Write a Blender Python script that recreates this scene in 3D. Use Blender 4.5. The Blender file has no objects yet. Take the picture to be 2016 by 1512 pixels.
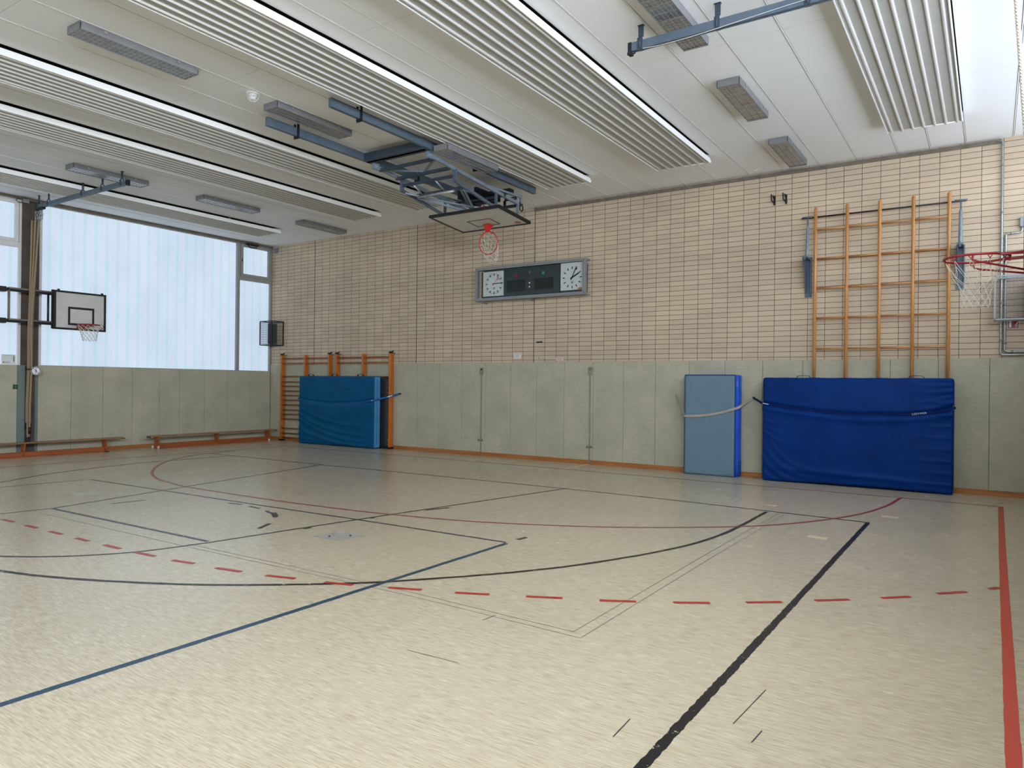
import bpy, bmesh, math, random
from mathutils import Vector, Matrix
random.seed(7)
sc = bpy.context.scene
PI = math.pi

# ------------------------------------------------------------------ camera
cam_d = bpy.data.cameras.new('camera')
cam = bpy.data.objects.new('camera', cam_d)
sc.collection.objects.link(cam)
sc.camera = cam
YAW, PITCH, ROLL, FPX = 0.5874458, 0.0009545, 0.0109158, 1419.25
CAM = Vector((17.994, -13.972, 1.703))
_f = Vector((-math.sin(YAW)*math.cos(PITCH), math.cos(YAW)*math.cos(PITCH), math.sin(PITCH)))
_r = Vector((math.cos(YAW), math.sin(YAW), 0)); _u = _r.cross(_f)
_r2 = _r*math.cos(ROLL)+_u*math.sin(ROLL); _u2 = -_r*math.sin(ROLL)+_u*math.cos(ROLL)
cam.matrix_world = Matrix(((_r2.x, _u2.x, -_f.x, CAM.x), (_r2.y, _u2.y, -_f.y, CAM.y), (_r2.z, _u2.z, -_f.z, CAM.z), (0, 0, 0, 1)))
cam_d.sensor_width = 36.0
cam_d.sensor_fit = 'HORIZONTAL'
cam_d.lens = FPX/2016*36.0
cam_d.clip_start = 0.05
cam_d.clip_end = 200

# ------------------------------------------------------------------ light and exposure
W = bpy.data.worlds.new('world'); sc.world = W; W.use_nodes = True
W.node_tree.nodes['Background'].inputs[0].default_value = (0.75, 0.85, 1.0, 1)
W.node_tree.nodes['Background'].inputs[1].default_value = 0.8
sc.view_settings.view_transform = 'Standard'
sc.view_settings.look = 'None'
sc.view_settings.exposure = 0.08
sc.view_settings.gamma = 1.0
sc.view_settings.use_curve_mapping = False
LEFT_GLASS = 0.76      # daylight through the shaded window wall
RIGHT_GLASS = (4.4, 9.0, 19.0, 31.0)     # daylight through the high windows beside the camera, raised bay by bay to light the room
FRONT_FILL = 1.5      # unseen window band behind the camera, added as fill light
sc.cycles.max_bounces = 6
sc.cycles.diffuse_bounces = 4
sc.cycles.glossy_bounces = 3
sc.cycles.transmission_bounces = 4
sc.cycles.sample_clamp_indirect = 3
sc.cycles.sample_clamp_direct = 3
sc.cycles.use_denoising = True
sc.cycles.use_light_tree = False
sc.cycles.adaptive_threshold = 0.015
sc.cycles.caustics_reflective = False
sc.cycles.caustics_refractive = False

H = 5.7535     # ceiling height
XR = 19.1      # window wall beside the camera
SILL = 3.4      # sill of the high windows in that wall
YF = -24.0     # wall behind the camera

# ------------------------------------------------------------------ materials
def lin(c):
    c = c/255.0
    return c/12.92 if c <= 0.04045 else ((c+0.055)/1.055)**2.4
def rgb(r, g, b): return (lin(r), lin(g), lin(b), 1)

class NT:
    def __init__(s, name):
        s.m = bpy.data.materials.new(name); s.m.use_nodes = True
        s.t = s.m.node_tree; s.b = s.t.nodes['Principled BSDF']
    def n(s, ty, **kw):
        x = s.t.nodes.new(ty)
        for k, v in kw.items(): setattr(x, k, v)
        return x
    def l(s, a, b): s.t.links.new(a, b)
    def coord(s, scale=(1, 1, 1), loc=(0, 0, 0), rot=(0, 0, 0)):
        g = s.n('ShaderNodeNewGeometry'); m = s.n('ShaderNodeMapping')
        m.inputs['Scale'].default_value = scale; m.inputs['Location'].default_value = loc; m.inputs['Rotation'].default_value = rot
        s.l(g.outputs['Position'], m.inputs['Vector']); return m.outputs[0]
    def noise(s, vec, scale, detail=3, rough=0.5):
        x = s.n('ShaderNodeTexNoise'); x.inputs['Scale'].default_value = scale
        x.inputs['Detail'].default_value = detail; x.inputs['Roughness'].default_value = rough
        s.l(vec, x.inputs['Vector']); return x.outputs['Fac']
    def ramp(s, fac, stops):
        x = s.n('ShaderNodeValToRGB'); e = x.color_ramp.elements
        while len(e) < len(stops): e.new(0.5)
        for i, (p, c) in enumerate(stops):
            e[i].position = p; e[i].color = c
        s.l(fac, x.inputs[0]); return x.outputs[0]
    def mix(s, fac, a, b, mode='MIX'):
        x = s.n('ShaderNodeMix', data_type='RGBA', blend_type=mode)
        for sock, v in ((x.inputs[0], fac), (x.inputs[6], a), (x.inputs[7], b)):
            if hasattr(v, 'is_linked'): s.l(v, sock)
            else: sock.default_value = v
        return x.outputs[2]
    def math(s, op, a, b=None, c=None):
        x = s.n('ShaderNodeMath', operation=op)
        for i, v in enumerate((a, b, c)):
            if v is None: continue
            if hasattr(v, 'is_linked'): s.l(v, x.inputs[i])
            else: x.inputs[i].default_value = v
        return x.outputs[0]
    def bump(s, h, strength=0.3, dist=0.01):
        x = s.n('ShaderNodeBump'); x.inputs['Strength'].default_value = strength; x.inputs['Distance'].default_value = dist
        s.l(h, x.inputs['Height']); s.l(x.outputs[0], s.b.inputs['Normal'])

def flat(name, col, rough=0.6, metal=0.0, var=0.06, scale=6.0, spec=0.5, bump=0.0):
    t = NT(name); t.b.inputs['Roughness'].default_value = rough; t.b.inputs['Metallic'].default_value = metal
    t.b.inputs['Specular IOR Level'].default_value = spec
    n = t.noise(t.coord(), scale, 4)
    c = rgb(*col); d = tuple(max(0, v*(1-var*2.2)) for v in c[:3])+(1,); e = tuple(min(1, v*(1+var*2.2)) for v in c[:3])+(1,)
    t.l(t.ramp(n, [(0.3, d), (0.7, e)]), t.b.inputs['Base Color'])
    if bump: t.bump(t.noise(t.coord(), scale*8, 3), bump, 0.004)
    return t.m

def wood(name, c1, c2, axis='Z', rough=0.4, scale=1.0):
    t = NT(name); t.b.inputs['Roughness'].default_value = rough
    s = {'X': (1.5, 30, 30), 'Y': (30, 1.5, 30), 'Z': (30, 30, 1.5)}[axis]
    n = t.noise(t.coord(tuple(v*scale for v in s)), 1.0, 5, 0.6)
    t.l(t.ramp(n, [(0.3, rgb(*c1)), (0.7, rgb(*c2))]), t.b.inputs['Base Color'])
    t.bump(n, 0.15, 0.003)
    return t.m

M = {}
# brick wall: stack-bonded beige tiles
def brick_mat():
    t = NT('beige stack tiles'); t.b.inputs['Roughness'].default_value = 0.75
    t.b.inputs['Specular IOR Level'].default_value = 0.3
    g = t.n('ShaderNodeNewGeometry'); sp = t.n('ShaderNodeSeparateXYZ'); t.l(g.outputs['Position'], sp.inputs[0])
    cb = t.n('ShaderNodeCombineXYZ')
    t.l(t.math('SUBTRACT', sp.outputs['X'], 0.138-0.2948*2), cb.inputs[0])
    t.l(t.math('SUBTRACT', sp.outputs['Z'], 0.0295-0.0975*2), cb.inputs[1])
    br = t.n('ShaderNodeTexBrick'); br.offset = 0.0; br.squash = 1.0
    br.inputs['Scale'].default_value = 1.0; br.inputs['Brick Width'].default_value = 0.2948
    br.inputs['Row Height'].default_value = 0.0975; br.inputs['Mortar Size'].default_value = 0.0040
    br.inputs['Mortar Smooth'].default_value = 0.2; br.inputs['Bias'].default_value = 0.0
    br.inputs['Color1'].default_value = rgb(206, 189, 162); br.inputs['Color2'].default_value = rgb(197, 177, 154)
    t.l(cb.outputs[0], br.inputs['Vector'])
    # mortar colour: dark brown joints, paler where refilled
    nm = t.noise(t.coord((0.5, 0.5, 0.8)), 1.0, 2)
    t.l(t.ramp(nm, [(0.42, rgb(66, 50, 38)), (0.62, rgb(84, 66, 50))]), br.inputs['Mortar'])
    big = t.noise(t.coord((0.6, 1, 1.2)), 0.9, 4)
    fine = t.noise(t.coord((3, 3, 14)), 4.0, 5, 0.7)
    c = t.mix(1.0, br.outputs['Color'], t.ramp(big, [(0.3, (0.86, 0.86, 0.86, 1)), (0.7, (1.06, 1.04, 1.02, 1))]), 'MULTIPLY')
    c = t.mix(1.0, c, t.ramp(fine, [(0.3, (0.92, 0.92, 0.92, 1)), (0.7, (1.05, 1.05, 1.05, 1))]), 'MULTIPLY')
    # expansion joints running the full height
    for xx in (9.277+0.0, 5.739, 1.9):
        d = t.math('ABSOLUTE', t.math('SUBTRACT', sp.outputs['X'], xx))
        c = t.mix(t.math('LESS_THAN', d, 0.0085), c, rgb(40, 34, 30))
    t.l(c, t.b.inputs['Base Color'])
    t.bump(t.math('SUBTRACT', 1.0, br.outputs['Fac']), 0.6, 0.006)
    return t.m
M['brick'] = brick_mat()

def pad_mat():
    t = NT('grey green felt wall cladding'); t.b.inputs['Roughness'].default_value = 0.8
    t.b.inputs['Specular IOR Level'].default_value = 0.25
    f = t.noise(t.coord((14, 14, 90)), 1.0, 4, 0.7); b = t.noise(t.coord((1, 1, 1)), 1.6, 4, 0.6)
    c = t.ramp(f, [(0.25, rgb(168, 163, 143)), (0.75, rgb(194, 189, 168))])
    c = t.mix(1.0, c, t.ramp(b, [(0.3, (0.84, 0.86, 0.83, 1)), (0.7, (1.06, 1.05, 1.03, 1))]), 'MULTIPLY')
    t.l(c, t.b.inputs['Base Color']); t.bump(f, 0.15, 0.003)
    return t.m
M['pad'] = pad_mat()
M['padgap'] = flat('cladding joint', (120, 116, 100), 0.9)
M['padblue'] = flat('blue grey cladding', (112, 124, 120), 0.85, var=0.05, scale=20)

def floor_cols(t):
    s1 = t.noise(t.coord((9, 120, 1)), 1.0, 4, 0.6)
    s2 = t.noise(t.coord((3.5, 34, 1), (5, 3, 0)), 1.0, 4, 0.6)
    big = t.noise(t.coord((0.35, 0.35, 1)), 1.0, 3)
    c = t.ramp(s1, [(0.3, rgb(170, 153, 127)), (0.5, rgb(196, 182, 154)), (0.70, rgb(216, 206, 182))])
    c = t.mix(1.0, c, t.ramp(s2, [(0.3, (0.88, 0.87, 0.86, 1)), (0.7, (1.04, 1.04, 1.04, 1))]), 'MULTIPLY')
    c = t.mix(1.0, c, t.ramp(big, [(0.35, (0.93, 0.93, 0.92, 1)), (0.65, (1.03, 1.03, 1.03, 1))]), 'MULTIPLY')
    # pale scuffs
    w = t.noise(t.coord((7, 170, 1), (0, 0, 0), (0, 0, 0.55)), 1.0, 2, 0.4)
    w2 = t.noise(t.coord((150, 8, 1), (0, 0, 0), (0, 0, 0.35)), 1.3, 2, 0.4)
    for w_ in (w, w2):
        c = t.mix(t.math('MULTIPLY', t.math('GREATER_THAN', w_, 0.70), 0.3), c, rgb(224, 216, 200))
    return c, s1
def floor_mat():
    t = NT('beige marbled linoleum'); t.b.inputs['Specular IOR Level'].default_value = 0.5
    c, s1 = floor_cols(t); t.l(c, t.b.inputs['Base Color'])
    r = t.noise(t.coord((1, 1, 1)), 1.5, 4)
    t.l(t.math('MULTIPLY_ADD', r, 0.12, 0.2), t.b.inputs['Roughness'])
    t.bump(t.noise(t.coord((40, 40, 1)), 1.0, 3), 0.05, 0.002)
    return t.m
M['floor'] = floor_mat()
def paint_mat(name, col, wear=0.66):
    t = NT(name); t.b.inputs['Roughness'].default_value = 0.35
    c, s1 = floor_cols(t)
    w = t.noise(t.coord((10, 10, 1)), 1.0, 6, 0.75)
    w2 = t.noise(t.coord((70, 70, 1)), 1.0, 3, 0.6)
    m = t.math('GREATER_THAN', t.math('ADD', t.math('MULTIPLY', w, 0.75), t.math('MULTIPLY', w2, 0.25)), wear)
    k = rgb(*col); a = tuple(v*0.8 for v in k[:3])+(1,); b = tuple(min(1, v*1.2) for v in k[:3])+(1,)
    pc = t.ramp(w2, [(0.3, a), (0.7, b)])
    t.l(t.mix(m, pc, c), t.b.inputs['Base Color']); return t.m
M['l_black'] = paint_mat('black line paint', (16, 16, 20), 0.60)
M['l_navy'] = paint_mat('navy line paint', (44, 50, 68), 0.585)
M['l_blue'] = paint_mat('blue line paint', (26, 60, 82), 0.61)
M['l_red'] = paint_mat('red line paint', (170, 42, 32), 0.72)
M['l_maroon'] = paint_mat('maroon line paint', (150, 62, 62), 0.68)
M['l_orange'] = paint_mat('orange red line paint', (182, 54, 28), 0.74)
M['l_brown'] = paint_mat('brown red line paint', (120, 66, 62), 0.64)
M['l_grey'] = flat('grey seam', (120, 114, 104), 0.5)
M['l_dark'] = flat('dark scuff', (50, 46, 44), 0.5)
M['hatch'] = flat('grey floor hatch', (166, 162, 154), 0.35, var=0.1, scale=12)
M['tape'] = flat('beige tape patch', (214, 192, 156), 0.5)
M['ptch'] = flat('yellowish floor patch', (188, 184, 162), 0.3, var=0.1)

def ceil_mat():
    t = NT('off white ceiling board'); t.b.inputs['Roughness'].default_value = 0.85
    f = t.noise(t.coord((1, 1, 1)), 60.0, 3, 0.6); b = t.noise(t.coord((1, 1, 1)), 0.5, 2)
    c = t.ramp(f, [(0.3, rgb(238, 239, 240)), (0.7, rgb(245, 246, 247))])
    c = t.mix(1.0, c, t.ramp(b, [(0.3, (0.96, 0.96, 0.96, 1)), (0.7, (1.02, 1.02, 1.02, 1))]), 'MULTIPLY')
    t.l(c, t.b.inputs['Base Color']); return t.m
M['ceil'] = ceil_mat()
M['gap'] = flat('ceiling shadow gap', (40, 38, 36), 0.9)
M['tbar'] = flat('white ceiling rail', (246, 246, 244), 0.45, var=0.01)
M['strip'] = flat('shaded radiant panel enamel', (176, 175, 170), 0.5, var=0.02)  # enamel darkened to paint in the shade between the tubes
M['tube'] = flat('white radiant tube enamel', (250, 250, 248), 0.4, var=0.005)  # whiter enamel copy, painting in light on tubes and side rails
M['lamp'] = flat('grey lamp housing', (122, 122, 124), 0.45, var=0.04)
M['louvre'] = flat('lamp louvre aluminium', (170, 170, 168), 0.25, 0.7, var=0.05)
M['lampin'] = flat('lamp reflector', (190, 190, 192), 0.2, 0.9, var=0.04)
M['fluoro'] = flat('unlit fluorescent tube', (205, 205, 200), 0.3, var=0.02)
M['steel'] = flat('blue grey painted steel', (84, 98, 111), 0.42, 0.1, var=0.05)
M['dsteel'] = flat('dark blue painted steel', (52, 64, 76), 0.45, 0.1, var=0.06)
M['lsteel'] = flat('pale blue grey steel', (124, 138, 149), 0.4, 0.2, var=0.05)
M['black'] = flat('black paint', (16, 16, 18), 0.5)
M['iron'] = flat('black iron', (26, 30, 36), 0.5, 0.3)
M['galv'] = flat('galvanised steel', (166, 170, 168), 0.35, 0.6, var=0.08, scale=20)
M['alu'] = flat('grey aluminium frame', (138, 141, 142), 0.4, 0.25, var=0.03)
M['frame'] = flat('backlit window frame paint', (150, 148, 145), 0.5, var=0.03)  # same paint as the pale jambs, greyed to imitate backlight
M['framew'] = flat('pale window jamb', (214, 212, 208), 0.5, var=0.02)
M['pillar'] = flat('brown grey concrete pillar', (84, 72, 62), 0.85, var=0.12, scale=3)
M['board'] = flat('off white backboard', (204, 202, 194), 0.45, var=0.03, scale=4)
M['red'] = flat('red rim paint', (196, 34, 26), 0.4, var=0.05)
M['dred'] = flat('dark red rim paint', (140, 24, 30), 0.4, var=0.05)
M['net'] = flat('white cord', (214, 210, 198), 0.8, var=0.03)
M['rope'] = flat('hemp rope', (150, 130, 104), 0.9, var=0.15, scale=60)
M['ropel'] = flat('pale twisted rope', (196, 184, 168), 0.9, var=0.15, scale=60)
M['wbar'] = wood('orange varnished wood upright', (164, 84, 26), (206, 120, 44), 'Z', 0.35)
M['wrung'] = wood('brown varnished rung', (118, 66, 30), (168, 100, 50), 'X', 0.35)
M['wlad'] = wood('golden varnished wood upright', (168, 108, 54), (208, 152, 90), 'Z', 0.35)
M['wladr'] = wood('golden varnished rung', (150, 94, 48), (196, 142, 84), 'X', 0.35)
M['base'] = wood('orange wood skirting', (146, 84, 36), (186, 120, 58), 'X', 0.45)
M['basey'] = wood('orange wood skirting side', (146, 84, 36), (186, 120, 58), 'Y', 0.45)
M['bench'] = wood('reddish bench wood', (132, 66, 30), (172, 96, 48), 'Y', 0.4)
M['benchtop'] = wood('worn bench seat', (120, 84, 58), (166, 122, 88), 'Y', 0.4)
M['rubber'] = flat('white rubber wheel', (220, 216, 208), 0.5)
def vinyl(name, c, rough=0.38):
    return flat(name, c, rough, 0, var=0.06, scale=3.0, spec=0.45, bump=0.02)
M['mat1'] = flat('teal blue tarpaulin', (2, 78, 118), 0.5, 0, var=0.06, scale=3.0, spec=0.12, bump=0.02)
M['mat1s'] = vinyl('light blue tarpaulin', (84, 146, 196))
M['mat3'] = flat('royal blue vinyl', (1, 46, 112), 0.45, 0, var=0.06, scale=3.0, spec=0.1, bump=0.02)
M['mat2f'] = flat('grey blue carpet', (108, 132, 146), 0.95, var=0.06, scale=90, spec=0.1)
M['mat2s'] = vinyl('bright blue vinyl', (26, 84, 196))
M['mat2e'] = vinyl('dark blue edge', (22, 62, 100))
M['strapb'] = flat('blue belt', (6, 82, 140), 0.55, spec=0.2)
M['strapd'] = flat('dark blue belt', (4, 30, 84), 0.6, spec=0.1)
M['strapw'] = flat('beige belt', (168, 158, 142), 0.7)
M['paper'] = flat('white paper', (222, 222, 218), 0.7, var=0.01)
M['pink'] = flat('pinkish sticker', (222, 190, 184), 0.7, var=0.01)
M['ink'] = flat('grey ink', (120, 122, 126), 0.7)
M['green'] = flat('green sign', (20, 74, 40), 0.5)
M['sred'] = flat('red sign', (132, 22, 32), 0.4)
M['white'] = flat('white enamel', (226, 226, 222), 0.5, var=0.01)
M['lgreen'] = flat('pale green mark', (150, 200, 160), 0.5)
M['clockp'] = flat('dark display panel', (44, 54, 58), 0.25, var=0.08)
M['display'] = flat('black display window', (18, 24, 24), 0.2)
M['face'] = flat('clock face', (196, 202, 200), 0.4, var=0.01)
M['teal'] = flat('teal lamp', (50, 120, 118), 0.3)
M['dkgrey'] = flat('dark grey casing', (70, 74, 78), 0.6)
M['slot'] = flat('brown patch', (150, 118, 84), 0.7)
M['duct'] = flat('grey cable duct', (122, 112, 98), 0.6, var=0.1)
M['post'] = flat('olive grey cover strip', (138, 138, 108), 0.6, var=0.08)
M['walllow'] = flat('plaster', (150, 148, 140), 0.9)

def glass_pane_mat():
    t = NT('clear front glass'); t.b.inputs['Roughness'].default_value = 0.03
    t.b.inputs['Transmission Weight'].default_value = 1.0; t.b.inputs['IOR'].default_value = 1.1
    t.b.inputs['Base Color'].default_value = (1, 1, 1, 1); return t.m
M['glass'] = glass_pane_mat()

def uglass(name, strength, period=0.2606, phase=-6.105, axis='Y', tint=None):
    """frosted channel glass, daylight coming through it"""
    t = NT(name)
    g = t.n('ShaderNodeNewGeometry'); sp = t.n('ShaderNodeSeparateXYZ'); t.l(g.outputs['Position'], sp.inputs[0])
    u = t.math('FRACT', t.math('DIVIDE', t.math('SUBTRACT', sp.outputs[axis], phase), period))
    d = t.math('ABSOLUTE', t.math('SUBTRACT', u, 0.5))      # 0.5 at the joint
    n = t.noise(t.coord((0.7, 0.7, 0.35)), 1.2, 4, 0.6)
    n2 = t.noise(t.coord((1, 1, 1)), 45, 3, 0.7)
    body = t.ramp(d, [(0.0, (0.75, 0.87, 1.06, 1)), (0.25, (0.77, 0.885, 1.06, 1)), (0.38, (0.69, 0.88, 1.02, 1)), (0.455, (0.60, 0.87, 0.98, 1)),
                      (0.466, (0.44, 0.70, 0.80, 1)), (0.478, (0.86, 0.97, 1.04, 1)), (0.490, (0.80, 0.93, 1.02, 1)), (0.5, (0.52, 0.76, 0.84, 1))])
    if tint: body = t.mix(0.85, body, tint+(1,))
    body = t.mix(1.0, body, t.ramp(n, [(0.3, (0.88, 0.9, 0.93, 1)), (0.7, (1.06, 1.05, 1.04, 1))]), 'MULTIPLY')
    body = t.mix(1.0, body, t.ramp(n2, [(0.3, (0.955, 0.955, 0.955, 1)), (0.7, (1.03, 1.03, 1.03, 1))]), 'MULTIPLY')
    t.b.inputs['Base Color'].default_value = (0.08, 0.10, 0.11, 1); t.b.inputs['Roughness'].default_value = 0.35
    t.l(body, t.b.inputs['Emission Color']); t.b.inputs['Emission Strength'].default_value = strength
    return t.m
M['uglass'] = uglass('frosted channel glass in shade', LEFT_GLASS)
for k in range(4): M['uglass_sun%d' % k] = uglass('frosted channel glass in sun %d' % (k+1), RIGHT_GLASS[k], tint=(0.84, 0.92, 1.04))
M['uglass_fill'] = uglass('frosted fill glass behind', FRONT_FILL, axis='X', phase=0, tint=(0.88, 0.94, 1.03))

# ------------------------------------------------------------------ mesh helpers
KIDS = {}
class MB:
    def __init__(s): s.bm = bmesh.new(); s.smooth = False
    def box(s, x0, x1, y0, y1, z0, z1):
        v = [s.bm.verts.new((x, y, z)) for x in (x0, x1) for y in (y0, y1) for z in (z0, z1)]
        for f in ((0, 1, 3, 2), (4, 6, 7, 5), (0, 4, 5, 1), (2, 3, 7, 6), (0, 2, 6, 4), (1, 5, 7, 3)):
            s.bm.faces.new([v[i] for i in f])
        return s
    def quad(s, *p):
        s.bm.faces.new([s.bm.verts.new(q) for q in p]); return s
    def bar(s, a, b, w, h=None, up=(0, 0, 1)):
        """rectangular bar from a to b, w across, h along 'up'"""
        a, b = Vector(a), Vector(b); h = h or w
        d = (b-a).normalized(); u = Vector(up)
        if abs(d.dot(u)) > 0.98: u = Vector((1, 0, 0)) if abs(d.x) < 0.9 else Vector((0, 1, 0))
        r = d.cross(u).normalized(); u = r.cross(d)
        vs = []
        for p in (a, b):
            for i, j in ((-1, -1), (1, -1), (1, 1), (-1, 1)): vs.append(s.bm.verts.new(p+r*(i*w/2)+u*(j*h/2)))
        F = s.bm.faces.new
        F(vs[0:4][::-1]); F(vs[4:8])
        for i in range(4): j = (i+1) % 4; F((vs[i], vs[j], vs[4+j], vs[4+i]))
        return s
    def tube(s, pts, r, n=8, cap=True, closed=False, rr=None):
        pts = [Vector(p) for p in pts]; N = len(pts); rings = []
        prev = None
        for i, p in enumerate(pts):
            if closed: d = (pts[(i+1) % N]-pts[i-1]).normalized()
            else: d = (pts[min(i+1, N-1)]-pts[max(i-1, 0)]).normalized()
            if prev is None:
                u = Vector((0, 0, 1)) if abs(d.z) < 0.9 else Vector((1, 0, 0))
            else: u = prev
            u = (u-d*u.dot(d)).normalized(); prev = u; w = d.cross(u)
            R = rr[i] if rr else r
            rings.append([s.bm.verts.new(p+u*(R*math.cos(2*PI*k/n))+w*(R*math.sin(2*PI*k/n))) for k in range(n)])
        for i in range(N if closed else N-1):
            A, B = rings[i], rings[(i+1) % N]
            for k in range(n):
                f = s.bm.faces.new((A[k], A[(k+1) % n], B[(k+1) % n], B[k])); f.smooth = n > 5
        if cap and not closed:
            s.bm.faces.new(rings[0][::-1]); s.bm.faces.new(rings[-1])
        return s
    def disc(s, c, r, axis, n=32, th=0.004):
        c = Vector(c); a = Vector(axis).normalized()
        return s.tube([c-a*th/2, c+a*th/2], r, n)
    def ring(s, c, R, r, axis, n=40, m=8, sy=1.0):
        c = Vector(c); a = Vector(axis).normalized()
        u = Vector((0, 0, 1)) if abs(a.z) < 0.9 else Vector((1, 0, 0)); u = (u-a*u.dot(a)).normalized(); w = a.cross(u)
        return s.tube([c+u*(R*math.cos(2*PI*k/n))+w*(R*sy*math.sin(2*PI*k/n)) for k in range(n)], r, m, closed=True)
    def sphere(s, c, r, n=12, sc3=(1, 1, 1)):
        m = bmesh.ops.create_uvsphere(s.bm, u_segments=n, v_segments=max(6, n//2), radius=r)
        for v in m['verts']: v.co = Vector((v.co.x*sc3[0], v.co.y*sc3[1], v.co.z*sc3[2]))+Vector(c)
        for f in {f for v in m['verts'] for f in v.link_faces}: f.smooth = True
        return s
    def poly(s, pts, off):
        """prism: outline pts extruded by vector off"""
        o = Vector(off); A = [s.bm.verts.new(p) for p in pts]; B = [s.bm.verts.new(Vector(p)+o) for p in pts]
        s.bm.faces.new(A[::-1]); s.bm.faces.new(B); n = len(A)
        for i in range(n): s.bm.faces.new((A[i], A[(i+1) % n], B[(i+1) % n], B[i]))
        return s
    def ribbon(s, pts, w, th, wdir=(0, 0, 1)):
        """flat belt along pts, width w along wdir"""
        pts = [Vector(p) for p in pts]; wd = Vector(wdir); N = len(pts); rr = []
        for i, p in enumerate(pts):
            d = (pts[min(i+1, N-1)]-pts[max(i-1, 0)]).normalized()
            u = (wd-d*wd.dot(d)).normalized(); nn = d.cross(u)
            rr.append([s.bm.verts.new(p+u*(a*w/2)+nn*(b*th/2)) for a, b in ((-1, -1), (1, -1), (1, 1), (-1, 1))])
        for i in range(N-1):
            for k in range(4): s.bm.faces.new((rr[i][k], rr[i][(k+1) % 4], rr[i+1][(k+1) % 4], rr[i+1][k]))
        s.bm.faces.new(rr[0][::-1]); s.bm.faces.new(rr[-1])
        return s
    def build(s, name, mat, parent=None, origin=None, bevel=0, smooth=False):
        bmesh.ops.recalc_face_normals(s.bm, faces=s.bm.faces)
        me = bpy.data.meshes.new(name)
        if origin is None and parent is not None: origin = Vector(parent.location)
        elif origin is None:
            vs = [v.co for v in s.bm.verts]
            origin = Vector(((min(v.x for v in vs)+max(v.x for v in vs))/2, (min(v.y for v in vs)+max(v.y for v in vs))/2, min(v.z for v in vs)))
        origin = Vector(origin)
        base = world_pos(parent) if parent is not None else origin
        for v in s.bm.verts: v.co -= base
        if smooth:
            for f in s.bm.faces: f.smooth = True
        s.bm.to_mesh(me); s.bm.free()
        if isinstance(mat, str): mat = M[mat]
        me.materials.append(mat)
        o = bpy.data.objects.new(name, me); sc.collection.objects.link(o)
        if parent is not None: o.parent = parent; KIDS.setdefault(parent.name, []).append(o.name)
        else: o.location = origin
        if bevel:
            b = o.modifiers.new('bevel', 'BEVEL'); b.width = bevel; b.segments = 2; b.limit_method = 'ANGLE'
        return o

def world_pos(o):
    p = Vector((0, 0, 0))
    while o is not None: p += Vector(o.location); o = o.parent
    return p
def tag(o, label, cat, group=None):
    o['label'] = label; o['category'] = cat
    if group: o['group'] = group
    return o
def thing(name, label, cat, loc, group=None):
    o = bpy.data.objects.new(name, None); sc.collection.objects.link(o); o.location = loc
    o.empty_display_size = 0.1
    return tag(o, label, cat, group)
def struct(o): o['kind'] = 'structure'; return o
def copy_thing(r, dloc, label, group=None):
    def cp(o, parent=None):
        c = o.copy(); sc.collection.objects.link(c); c.parent = parent
        for ch in KIDS.get(o.name, []): cp(bpy.data.objects[ch], c)
        return c
    c = cp(r); c.location = Vector(r.location)+Vector(dloc); c['label'] = label
    if group: c['group'] = group
    return c
def catmull(pts, sub=8):
    pts = [Vector((p[0], p[1], p[2] if len(p) > 2 else 0)) for p in pts]
    P = [pts[0]*2-pts[1]]+pts+[pts[-1]*2-pts[-2]]; out = []
    for i in range(1, len(P)-2):
        a, b, c, d = P[i-1:i+3]
        for k in range(sub):
            t = k/sub
            out.append(0.5*((2*b)+(c-a)*t+(2*a-5*b+4*c-d)*t*t+(-a+3*b-3*c+d)*t**3))
    out.append(pts[-1]); return out

# ------------------------------------------------------------------ the hall shell
floor = struct(MB().box(-0.3, XR+0.7, YF-0.3, 0.3, -0.2, 0).build('floor', 'floor', origin=(0, 0, 0)))
wall_back = struct(MB().box(-0.3, XR+0.7, 0, 0.3, 0, H+0.1).build('wall_back', 'brick', origin=(0, 0, 0)))
wall_front = struct(MB().box(-0.3, XR+0.7, YF-0.3, YF, 0, H+0.1).build('wall_front', 'walllow', origin=(0, 0, 0)))
wall_left = struct(MB().box(-0.3, 0, YF, 0, 0, 2.0).box(-0.3, 0, YF, 0, 5.72, H+0.1).build('wall_left', 'walllow', origin=(0, 0, 0)))
wall_right = struct(MB().box(XR, XR+0.6, YF, 0, 0, SILL).box(XR, XR+0.6, YF, 0, 5.66, H+0.1).build('wall_right', 'walllow', origin=(0, 0, 0)))  # unseen deep sill, thickened to shade the lower right of the hall

# ceiling boards between exposed rails
XJ = [-0.05, 0.68, 1.30, 1.80, 2.45, 3.05, 3.70, 4.33, 4.98, 5.45, 5.95, 6.55, 7.05, 7.50, 7.98, 8.70, 9.437, 10.076, 10.50, 11.164, 11.795, 12.217, 12.85, 13.49,
      14.13, 14.74, 15.37, 15.98, 16.62, 17.10, 17.60, 18.245, 18.8, XR+0.05]
YJ = [0.05, -0.62, -3.05, -5.52, -8.03, -10.5, -13.0, -15.5, -18.0, -20.5, -23.0, YF-0.05]
STRIPS = [(1.42, 2.34), (5.04, 5.96), (7.05, 7.99), (10.54, 11.50), (12.88, 13.85), (16.62, 17.60)]
m = MB()
for i in range(len(XJ)-1):
    for j in range(len(YJ)-1):
        a, b = XJ[i]+0.013, XJ[i+1]-0.013; segs = [(a, b)]
        for s0, s1 in STRIPS:      # the boards stop at the heating strips
            segs = [q for p in segs for q in ((p[0], min(p[1], s0)), (max(p[0], s1), p[1])) if q[1]-q[0] > 0.004]
        for y1, y0 in ((YJ[j]-0.0025, YJ[j+1]+0.0025),):
            if y1 > -1.6 > y0: m.box(a, b, -1.6, y1, H, H+0.02); y1 = -1.6
            for p, q in ([(a, b)] if y0 > -1.61 else segs): m.box(p, q, y0, y1, H, H+0.02)
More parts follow.
